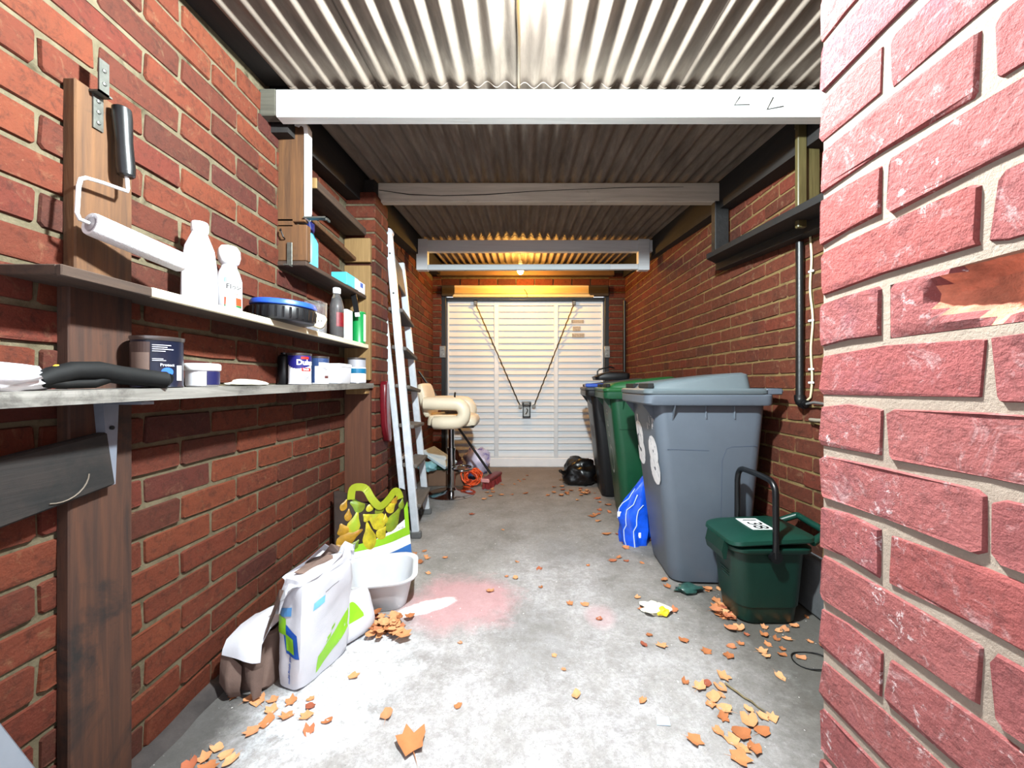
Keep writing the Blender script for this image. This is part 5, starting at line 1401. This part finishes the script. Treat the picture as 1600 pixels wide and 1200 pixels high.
green = wheelie_bin('green wheelie bin standing between the grey bin and the black bin', GNB, GNL, M('green_groove', (16, 64, 40), 0.5, var=0), (0.915, 3.06, 0), R(-4))
BB = M('black_bin_plastic', (30, 31, 34), 0.38, var=0.1)
black = wheelie_bin('black wheelie bin with a blue lid flap, farthest of the row', BB, M('grey_worn_lid', (92, 94, 100), 0.5), M('black_groove', (12, 12, 12), 0.5, var=0), (0.893, 3.72, 0), R(-4))
mb = MB(); mb.box((-.315, -.285, .984), (-.16, -.13, 1.016), .006); o = mb.build('lid_flap', M('bright_blue_plastic'), black); o['label'] = 'bright blue flap'

PAINT = M('white_paint', (232, 232, 234), 0.6, var=0.1, vscale=20, bump=0.6, bscale=40, dirt=(120, 132, 148), dscale=26, dcut=0.57)
def front_x(z): return -.218 - (.262 - .218) * (z - .5) / .385 if z > .5 else -.170 - (.218 - .170) * (z - .06) / .44
def on_front(mb, vs_, fs, y0, z0, lift=.0015):
    """lettering on the bin front (faces -x): reading direction is +y -> -y as seen from the room"""
    return mb.add([(front_x(z0 + p.y) - lift, y0 - p.x, z0 + p.y) for p in vs_], fs)
def painted(parent, body, size, y0, z0, bold, mat=PAINT, name='painted_figure'):
    vs_, fs = text_geo(body, size, bold); mb = MB(); on_front(mb, vs_, fs, y0, z0); return mb.build(name, mat, parent)
painted(grey, '1', .18, .13, .76, .004)
painted(grey, '3', .30, .115, .655, .022)
painted(grey, '8', .30, -.135, .60, .022)
mb = MB()
rnd = random.Random(3)
for k in range(7):
    y0, z0 = rnd.uniform(-.2, -.05), rnd.uniform(.70, .84); h = rnd.uniform(.01, .05)
    mb.add([(front_x(z0) - .0015, y0, z0), (front_x(z0) - .0015, y0 - .008, z0), (front_x(z0 + h) - .0015, y0 - .006, z0 + h), (front_x(z0 + h) - .0015, y0 + .001, z0 + h)], [(0, 1, 2, 3)])
mb.build('paint_drip', PAINT, grey)
GREYPR = M('grey_print', (176, 190, 184), 0.5, var=0.1)
for z0, tx, sz in ((.795, 'n', .085), (.70, 'E', .10), (.62, 'E', .09), (.54, 'L', .07)):
    vs_, fs = text_geo(tx, sz, .002)
    mb = MB(); mb.add([(front_x(z0 + p.x) - .0015, .02 + p.y, z0 + p.x) for p in vs_], fs); mb.build('lettering', GREYPR, green)
mb = MB()
for a in range(24):
    r0, r1 = R(a * 15), R(a * 15 + 15)
    mb.add([(front_x(.43 + .105 * math.sin(q) * s) - .0015, .0 + .085 * math.cos(q) * s, .43 + .105 * math.sin(q) * s) for q, s in ((r0, 1), (r1, 1), (r1, .82), (r0, .82))], [(0, 1, 2, 3)])
mb.build('ring_emblem', GREYPR, green)
painted(black, '138', .16, .0, .56, .006, M('worn_white_paint', (150, 150, 152), 0.6, var=0.3, vscale=40))

t = thing('kitchen_caddy', 'small black plastic caddy lid with wire handle on the black bin', 'caddy', (0.80, 3.66, 1.0))
bz = 1.048
mb = MB(); mb.loft([rrect(.67, .97, 3.56, 3.76, .04, bz, 5), rrect(.66, .98, 3.55, 3.77, .04, bz + .03, 5), rrect(.72, .98, 3.56, 3.76, .04, bz + .06, 5), rrect(.78, .95, 3.60, 3.72, .04, bz + .075, 5)]); mb.build('lid', M('black_plastic'), t, 40)
mb = MB(); mb.tube([(.685, 3.58, bz + .03), (.685, 3.58, bz + .075), (.70, 3.58, bz + .095), (.80, 3.60, bz + .12), (.84, 3.61, bz + .11)], .007, 8); mb.build('handle', M('black_plastic'), t, 60)

# blue carrier between the bins
t = thing('polythene_bag', 'shiny bright blue polythene bag wedged between green and grey bins', 'bag', (0.72, 2.53, 0))
mb = MB(); rings = []
for k in range(15):
    f = k / 14; z = .43 * f
    w = .085 + .02 * math.sin(f * 3.0) if f < .45 else .103 * (1 - (f - .45) / .55) + .012
    cxx = .720 + (.0 if f < .4 else (f - .4) * .14); dd = .07 * (1 - f * .7); cyy = 2.525 + .03 * f
    ring = []
    for i in range(28):
        a = 2 * math.pi * i / 28
        q = Vector((math.cos(a) * 1.5, math.sin(a) * 1.5, z * 5))
        rr = 1 + .2 * noise.noise(q * 1.4) + .14 * noise.noise(q * 3.6) + .07 * math.sin(a * 7 + z * 20)
        ring.append(Vector((cxx + w * rr * math.cos(a), cyy + dd * rr * math.sin(a), z)))
    rings.append(ring)
mb.loft(rings); mb.build('bag', M('electric_blue_polythene', (24, 84, 214), 0.25, var=0.25, vscale=12, dirt=(150, 190, 240), dscale=16, dcut=0.68, bump=0.3, bscale=25), t, 70)
mb = MB()
for i, k0, k1 in ((17, 0, 11), (20, 0, 9), (14, 5, 12)):
    mb.tube([rings[k][(i + (k - k0) // 4) % 28] + Vector((-.001, -.003, 0)) for k in range(k0, k1)], .0035, 6)
o = mb.build('white_piping', M('pale_blue_piping', (196, 214, 244), 0.4), t, 60)
mb = MB(); a = rings[6][15]; mb.box(tuple(a + Vector((-.016, -.006, -.02))), tuple(a + Vector((.012, .0, .012))), .002); mb.build('tag', M('white_card'), t)
mb = MB(); a = rings[2][22]; mb.box(tuple(a + Vector((-.008, -.006, -.016))), tuple(a + Vector((.010, .0, .018))), .002); mb.build('tag', M('white_card'), t)

t = thing('refuse_sack', 'knotted black refuse sack on the floor in front of the door', 'bag', (0.56, 4.05, 0))
BGS = M('black_polythene', (16, 16, 18), 0.28, var=0.2, bump=0.5, bscale=14)
mb = crumple((.60, 4.06, 0), (.19, .15, .15), 61, 4, .28, 1.5); mb.build('sack', BGS, t, 70)
mb = MB(); mb.tube([(.43, 3.98, .12), (.40, 3.955, .135), (.385, 3.945, .15), (.37, 3.94, .155)], [.03, .014, .02, .006], 8); mb.build('knot', BGS, t, 60)

# ================================================================== food caddy 138
DG = M('dark_green_plastic', (14, 62, 50), 0.4, var=0.08); DGL = M('dark_green_lid', (18, 76, 62), 0.38, var=0.06)
t = thing('food_caddy', 'dark green food waste caddy with 138 on its lid', 'caddy', (1.03, 1.74, 0))
mb = MB()
mb.loft([rrect(.925, 1.155, 1.665, 1.845, .055, 0, 6), rrect(.915, 1.165, 1.655, 1.855, .06, .012, 6), rrect(.908, 1.170, 1.648, 1.860, .06, .075, 6), rrect(.904, 1.174, 1.644, 1.864, .06, .078, 6), rrect(.885, 1.185, 1.628, 1.872, .055, .315, 6)], cap=(True, True)); mb.build('body', DG, t, 35)
mb = MB()
mb.loft([rrect(.872, 1.20, 1.612, 1.878, .055, .312, 6), rrect(.868, 1.203, 1.608, 1.882, .055, .318, 6), rrect(.868, 1.203, 1.608, 1.882, .055, .330, 6), rrect(.876, 1.196, 1.616, 1.874, .055, .336, 6)], cap=(True, True)); mb.build('rim', DG, t, 35)
mb = MB()
def lz(x): return .352 + .02 * max(0, min(1, (x - .86) / .12))
rg = []
for x0, x1, d_, zz in ((.862, 1.205, .138, -.014), (.856, 1.210, .142, -.008), (.858, 1.208, .140, .006), (.88, 1.19, .122, .014), (.95, 1.14, .07, .016)):
    rg.append([(x, y, lz(x) + zz) for x, y, _ in rrect(x0, x1, 1.745 - d_, 1.745 + d_, .05, 0, 6)])
mb.loft(rg, cap=(True, True)); mb.build('lid', DGL, t, 40)
mb = MB(); mb.prism([(.872, 1.67, .345), (.852, 1.67, .345), (.842, 1.67, .30), (.850, 1.67, .268), (.862, 1.67, .268)], (0, .15, 0)); mb.build('latch', DG, t)
mb = MB()
for a, b in (((1.19, 1.625, .355), (1.275, 1.655, .385)), ((1.275, 1.655, .385), (1.275, 1.835, .40)), ((1.275, 1.835, .40), (1.19, 1.865, .358))): mb.tube([a, b], .015, 8)
mb.build('rear_grip', DGL, t, 60)
hp = [(1.026, 1.604, .30), (1.026, 1.600, .38), (1.026, 1.602, .55)]
for i in range(1, 8):
    a = R(180 - 90 * i / 8); hp.append((1.026, 1.655 + .053 * math.cos(a), .56 + .05 * math.sin(a)))
hp += [(1.026, 1.70, .613), (1.026, 1.79, .613)]
for i in range(1, 8):
    a = R(90 - 90 * i / 8); hp.append((1.026, 1.83 + .053 * math.cos(a), .563 + .05 * math.sin(a)))
hp += [(1.026, 1.886, .55), (1.026, 1.888, .38), (1.026, 1.884, .30)]
mb = MB(); mb.tube(hp, .0125, 10)
for y in (1.604, 1.884): mb.lathe([(.024, -.01), (.024, .01)], n=14, mat=Matrix.Translation((1.026, y, .305)) @ Matrix.Rotation(R(90), 4, 'X'))
mb.build('handle', M('black_handle', (18, 19, 22), 0.35), t, 50)
zt = lz(1.03) + .0172
mb = MB(); mb.box((.983, 1.684, zt - .004), (1.074, 1.822, zt), .0005); mb.build('number_plate', M('white_sticker', (236, 240, 238), 0.5, var=0.02), t)
flat_text('lettering', '138', .088, (1.028, 1.753, zt), (0, -1, 0), (1, 0, 0), BLKT, t, .0006)
vs_, fs = text_geo('FOOD\nWASTE', .022, .0002); mb = MB()
mb.add([(.894 + (.315 - (.24 + p.y)) * .08 - .0035, 1.75 - p.x, .235 + p.y) for p in vs_], fs); mb.build('lettering', M('moulded_green', (70, 120, 110), 0.5), t)
mb = MB()
for k in range(3): mb.box((.8905 + .001 * k, 1.715, .20 - k * .012), (.902, 1.785 - .01 * k, .203 - k * .012))
mb.build('small_print', M('moulded_green'), t)

# ================================================================== right wall shelf, hanger, conduit
BT = wood('black_stained_timber', (18, 17, 17), (36, 34, 33), 0.7, 'y', dark=(10, 10, 10), dcut=0.6)
t = thing('shelf', 'black stained shelf hung on the right wall below the roof plate', 'shelf', (1.2, 2.0, 1.7))
Zs = lambda y: 1.688 + .082 * (y - 1.49)
mb = MB(); vs_ = []
for (xa, ya, xb, yb) in ((1.118, 1.05, RX(1.05), 1.05), (1.118, 2.40, RX(2.58), 2.58)):
    for x, y in ((xa, ya), (xb, yb)): vs_ += [(x, y, Zs(y)), (x, y, Zs(y) + .03)]
mb.add(vs_, [(0, 2, 3, 1), (4, 5, 7, 6), (0, 1, 5, 4), (2, 6, 7, 3), (0, 4, 6, 2), (1, 3, 7, 5)]); mb.build('board', BT, t)
mb = MB(); mb.box((1.262, 1.06, 1.62), (RX(2) + .0, 2.50, 1.70), .002); 
mb = MB(); mb.bar((1.275, 1.06, Zs(1.06) - .022), (1.262, 2.52, Zs(2.52) - .022), .06, .042); mb.build('ledger', BT, t)
mb = MB(); mb.box((1.187, 2.432, Zs(2.43) + .02), (1.272, 2.485, 2.132), .004); o = mb.build('hanger_post', M('flaky_black_paint', (34, 33, 33), 0.6, var=0.4, vscale=25, dirt=(110, 104, 98), dcut=0.64, dscale=22, bump=0.5), t)
OLV = wood('olive_varnished_timber', (84, 74, 42), (124, 112, 70), 0.45, 'z', dark=(44, 40, 28), dcut=0.62)
mb = MB(); mb.box((1.178, 1.690, Zs(1.69) - .03), (1.216, 1.712, 2.125), .003); mb.box((1.205, 1.708, Zs(1.7) + .03), (1.285, 1.728, 2.12), .003); mb.box((1.18, 1.70, 2.105), (1.285, 1.72, 2.135), .004); o = mb.build('hanger_board', OLV, t); o['label'] = 'olive varnished hanger board'

t = thing('conduit', 'black pipe running down the right wall from the black shelf', 'pipe', (1.29, 1.84, .9))
cx, cy = 1.284, 1.832
mb = MB(); mb.tube([(cx, cy, 1.66), (cx, cy, .945), (cx, cy - .006, .928), (cx, cy - .022, .918), (cx, cy - .045, .916)], .0165, 12); mb.build('pipe', BLK, t, 60)
mb = MB(); mb.tube([(cx, cy, .955), (cx, cy, .935), (cx, cy - .006, .924), (cx, cy - .022, .914), (cx, cy - .032, .913)], .022, 12); mb.build('elbow', BLK, t, 60)
mb = MB(); mb.tube([(cx, cy - .04, .915), (cx, cy - .09, .925), (cx - .002, cy - .2, .918), (cx, cy - .45, .92)], .006, 8); mb.build('tail', M('black_rubber'), t, 60)
t = thing('white_cable', 'thin cream cable clipped to the wall beside the black pipe', 'cable', (1.295, 1.79, 1.2))
xx = 1.303; ys = 1.785
pts = [(xx, ys + .004 * math.sin(z * 9) + .006 * math.sin(z * 23), z) for z in [1.70 - k * .026 for k in range(30)]] + [(xx - .005, ys + .02, .93)]
mb = MB(); mb.tube(pts, .0048, 7); mb.build('flex', M('cream_flex', (214, 200, 160), 0.5), t, 60)
for v in (424, 501, 577, 598):
    z = 1 - (v - 602) / F * ys; mb = MB(); mb.box((xx - .007, ys - .014, z - .005), (xx + .004, ys + .012, z + .005), .002); mb.build('cable_clip', M('white_cap'), t)
t = thing('cable_stub', 'short cut end of grey cable poking from the right wall', 'cable', (1.30, 1.75, .84))
mb = MB(); mb.tube([(1.306, 1.79, .842), (1.285, 1.765, .847), (1.278, 1.72, .848), (1.285, 1.62, .853)], .008, 8); mb.build('flex', M('grey_flex', (168, 156, 136), 0.6), t, 60)
t = thing('drain_pipe', 'slim dark pole standing in the far right corner by the door', 'pole', (1.20, 4.6, 0))
mb = MB(); mb.tube([(1.205, 4.65, 0), (1.205, 4.65, 1.99)], .018, 10); mb.build('pole', BLK, t, 60)

# ================================================================== scraps on the floor
t = thing('plastic_scrap', 'crumpled dark green plastic scrap in front of the grey bin', 'scrap', (.80, 1.93, 0))
mb = crumple((.805, 1.92, 0), (.068, .038, .022), 71, 3, .5, 1.8); mb.build('scrap', M('sea_green_polythene', (64, 108, 100), 0.3, var=0.3, vscale=20), t, 70)
t = thing('paper_scrap', 'torn white paper scrap with a yellow blot among the leaves', 'scrap', (.61, 1.75, 0))
mb = MB(); mb = crumple((.59, 1.752, 0), (.058, .044, .02), 83, 3, .6, 2.0); mb.build('paper', M('paper_white', (226, 222, 204), 0.85, var=0.08), t, 40)
mb = MB(); mb = crumple((.612, 1.722, .006), (.03, .022, .017), 85, 2, .5, 2.0); mb.build('yellow_blot', M('egg_yellow', (240, 206, 40), 0.6), t)
t = thing('twig', 'thin dry twig lying on the dark floor at right', 'twig', (.8, 1.3, 0))
a, b = PF(1133, 1068, .008), PF(1196, 1112, .006)
mb = MB(); mb.tube([a.lerp(b, k / 6) + Vector((.002 * math.sin(k * 2), 0, .002 * math.cos(k * 3))) for k in range(7)], [.0028, .003, .003, .0028, .0025, .002, .0015], 6); mb.build('twig', M('dry_straw', (156, 138, 96), 0.8), t, 60)
t = thing('wire_loop', 'dark loop of thin wire on the floor behind the jamb', 'wire', (.98, 1.45, 0))
mb = MB(); c = PF(1268, 1032, .005); mb.tube([(c.x + .065 * math.cos(R(a)), c.y + .05 * math.sin(R(a)), .004 + .003 * math.sin(R(a * 3))) for a in range(0, 330, 15)], .0022, 6); mb.build('wire', BLK, t, 60)
t = thing('blue_scrap', 'faded pale blue paper scrap on the bare concrete', 'scrap', (.3, 1.2, 0))
c = PF(1035, 1128, 0)
mb = MB(); mb.prism([(c.x - .02, c.y - .012, .001), (c.x + .018, c.y - .016, .002), (c.x + .022, c.y + .012, .004), (c.x - .012, c.y + .016, .002)], (0, 0, .001)); mb.build('scrap', M('faded_blue', (176, 196, 222), 0.8), t)

# ================================================================== fallen leaves
def leaf_mesh(seed, lobed):
    rnd = random.Random(seed); n = 12; out = []
    for i in range(n):
        a = 2 * math.pi * i / n
        r_ = 1 + (.28 * math.cos(a * 5) if lobed else .1 * math.cos(a * 3)) + rnd.uniform(-.22, .2)
        out.append((math.cos(a) * r_ * (1.0 if lobed else 1.1), math.sin(a) * r_ * (.95 if lobed else .78)))
    cx, cy, k = rnd.uniform(.25, .6), rnd.uniform(.3, .8), rnd.uniform(-.5, .5)
    def z(x, y): return cx * x * x * .55 + cy * y * y * .7 + k * x * y * .6 + .1 * noise.noise(Vector((x * 2, y * 2, seed)))
    v = [(0, 0, z(0, 0))] + [(x * .5, y * .5, z(x * .5, y * .5) - .06) for x, y in out] + [(x, y, z(x, y) + rnd.uniform(-.1, .14)) for x, y in out]
    zmin = min(p[2] for p in v); v = [(x, y, q - zmin + .03) for x, y, q in v]
    f = []
    for i in range(n):
        j = (i + 1) % n
        f.append((0, 1 + i, 1 + j)); f.append((1 + i, 1 + n + i, 1 + n + j, 1 + j))
    mb = MB(); mb.add(v, f)
    # stalk
    b = len(mb.v); x0 = -1.0; s_ = .035
    mb.add([(x0 * .7, -s_, z(-.7, 0) - zmin + .02), (x0 * .7, s_, z(-.7, 0) - zmin + .02), (x0 * .7, 0, z(-.7, 0) - zmin + .07), (-2.0, 0, .12)], [(0, 1, 3), (1, 2, 3), (2, 0, 3)])
    return mb.mesh('leaf', LEAF, 60)
m_, nt_ = raw('dry_leaf')
rn = nt_.new('ShaderNodeObjectInfo').outputs['Random']
col = nt_.ramp(rn, [(0.0, (150, 90, 56)), (.25, (196, 128, 82)), (.5, (212, 148, 102)), (.75, (224, 170, 122)), (.92, (184, 108, 76)), (1.0, (142, 72, 60))])
col = nt_.mix(nt_.math('MULTIPLY', nt_.noise(1.6, 5, .7, nt_.obj()), .6), col, lin((140, 84, 52)))
nt_.set(Base_Color=col, Roughness=.8, Specular_IOR_Level=.2)
LEAF = m_
LM = [leaf_mesh(i, i % 2 == 0) for i in range(8)]
rnd = random.Random(77)
placed = []
def leaf(x, y, s_, label, group, z=0.0):
    o = bpy.data.objects.new('dry_leaf', rnd.choice(LM)); COL.objects.link(o)
    o.location = (x, y, z); o.scale = (s_, s_, s_ * rnd.uniform(.6, 1.0)); o.rotation_euler = (rnd.uniform(-.15, .15), rnd.uniform(-.15, .15), rnd.uniform(0, 6.28))
    tag(o, label, 'leaf', group); placed.append((x, y, s_)); return o
def blocked(x, y):
    if x < LX(y) + .03 or x > RX(y) - .04: return True
    for x0, x1, y0, y1 in ((.74, 1.2, 1.95, 2.42), (.72, 1.2, 2.8, 3.32), (.70, 1.2, 3.48, 3.95), (.91, 1.19, 1.65, 1.87), (-.80, -.645, 1.28, 1.52), (-.93, -.79, 1.29, 1.48), (.48, .8, -.4, .66), (-.83, -.51, 1.70, 2.02), (-.76, -.61, 1.47, 1.68), (-.72, -.66, 2.5, 2.7), (-.86, -.43, 3.45, 3.87)):
        if x0 < x < x1 and y0 < y < y1: return True
    return False
def heap(u, v, su, sv, n, s_, label, group, stack=0.0):
    k = 0; tries = 0
    while k < n and tries < n * 12:
        tries += 1
        p = PF(u + rnd.gauss(0, su), v + rnd.gauss(0, sv))
        if blocked(p.x, p.y): continue
        sc = s_ * rnd.uniform(.7, 1.25)
        if stack <= 0 and any((p.x - a) ** 2 + (p.y - b) ** 2 < (.8 * (sc + c)) ** 2 for a, b, c in placed): continue
        leaf(p.x, p.y, sc, label, group, rnd.uniform(0, stack)); k += 1
heap(590, 982, 19, 10, 46, .023, 'dry brown leaf in the heap below the white bowl', 'leaf heap by the white bowl', .03)
heap(1172, 958, 22, 9, 22, .02, 'dry leaf in the drift left of the green food caddy', 'leaf drift by the food caddy', .01)
heap(1088, 918, 24, 6, 12, .018, 'dry leaf along the foot of the grey bin', 'leaves at the foot of the grey bin', .008)
heap(1118, 1072, 14, 26, 9, .019, 'curled leaf on the dark floor near the twig', 'leaves near the twig')
heap(1165, 1150, 18, 16, 11, .021, 'curled leaf in the loose group beside the brick jamb', 'leaves beside the brick jamb')
heap(1215, 1005, 36, 22, 20, .017, 'small dry leaf on the dark floor in front of the food caddy', 'leaves in front of the food caddy')
heap(1060, 1000, 30, 25, 7, .017, 'small pale leaf on the bare concrete near the paper scrap', 'leaves near the paper scrap')
heap(432, 1108, 34, 18, 14, .019, 'brown leaf on the damp floor in front of the torn sack', 'leaves in front of the torn sack')
heap(345, 1185, 22, 14, 6, .021, 'brown leaf at the foot of the left wall, nearest the camera', 'nearest leaves by the left wall')
heap(985, 848, 14, 16, 12, .022, 'leaf lying around the shiny blue bag', 'leaves around the blue bag')
heap(938, 790, 14, 12, 10, .024, 'leaf beside the foot of the green bin', 'leaves by the green bin')
heap(905, 765, 18, 5, 18, .024, 'orange leaf gathered around the black refuse sack', 'leaves by the refuse sack', .015)
heap(770, 765, 42, 14, 20, .02, 'small brown leaf on the floor between stool and door', 'leaves by the stool')
heap(655, 880, 12, 14, 7, .02, 'brown leaf between the bowl and the ladder foot', 'leaves by the ladder foot')
heap(800, 880, 110, 50, 12, .015, 'tiny dry leaf scattered on the middle of the floor', 'leaves in the middle of the floor')
heap(840, 1060, 120, 60, 6, .013, 'tiny leaf flake on the bright bare concrete', 'flakes on the bright concrete')
for (u, v, s_, lb) in ((642, 1163, .042, 'large lobed orange leaf alone on the bright concrete in front'), (604, 1118, .022, 'small brown leaf alone between sack and large orange leaf'), (552, 1058, .017, 'red brown leaf on the white powder by the sack'), (900, 1086, .018, 'pale orange leaf alone in the middle of the bright floor'), (1085, 1158, .02, 'faded orange leaf alone at right of the bright floor'), (716, 1104, .014, 'tiny red leaf alone left of the bright floor'), (890, 943, .018, 'brown curled leaf alone just right of the pink stain'), (996, 934, .017, 'red brown leaf alone left of the leaf drift')):
    p = PF(u, v); leaf(p.x, p.y, s_, lb, None) if False else None
    o = bpy.data.objects.new('dry_leaf', LM[0 if s_ > .03 else rnd.randrange(8)]); COL.objects.link(o); o.location = (p.x, p.y, 0); o.scale = (s_, s_, s_ * .8); o.rotation_euler = (0, 0, rnd.uniform(0, 6)); tag(o, lb, 'leaf')

# ------------------------------------------------------------------ pieces of a part go one level deeper
SUB = {'screw': ('plate', 'arm'), 'small_print': ('label', 'body', 'sack'), 'emblem': ('body',), 'lid_slot': ('lid',), 'lid_flap': ('lid',), 'painted_figure': ('body',), 'paint_drip': ('body',),
       'pressed_line': ('body',), 'ring_emblem': ('body',), 'pear_print': ('body',), 'tag': ('bag',), 'white_piping': ('bag',), 'knot': ('sack',), 'lock_plate': ('lock_case',), 'lock_lever': ('lock_case',),
       'cable_clip': ('flex',), 'end_cap': ('roller_sleeve', 'stile', 'head'), 'teal_band': ('label',), 'red_strip': ('body',), 'flag_mark': ('blue_band',), 'badge_centre': ('badge',), 'slot': ('body',),
       'mouth': ('barrel',), 'rivet': ('stile',), 'bristles': ('head',), 'lettering': ('number_plate', 'label', 'blue_band', 'body', 'sack'), 'seam': ('body',), 'latch': ('body',), 'side_hook': ('body',), 'barcode_panel': ('body',)}
kids = {}
for o in SC.objects:
    if o.parent is not None: kids.setdefault(o.parent.name, []).append(o)
for root in [o for o in SC.objects if o.parent is None and o.type == 'EMPTY']:
    sib = kids.get(root.name, [])
    for o in sib:
        want = SUB.get(o.name.split('.')[0])
        if not want: continue
        for w in want:
            hit = next((p for p in sib if p is not o and p.name.split('.')[0] == w), None)
            if hit is not None:
                o.parent = hit; o.matrix_parent_inverse = Matrix.Identity(4)
                break
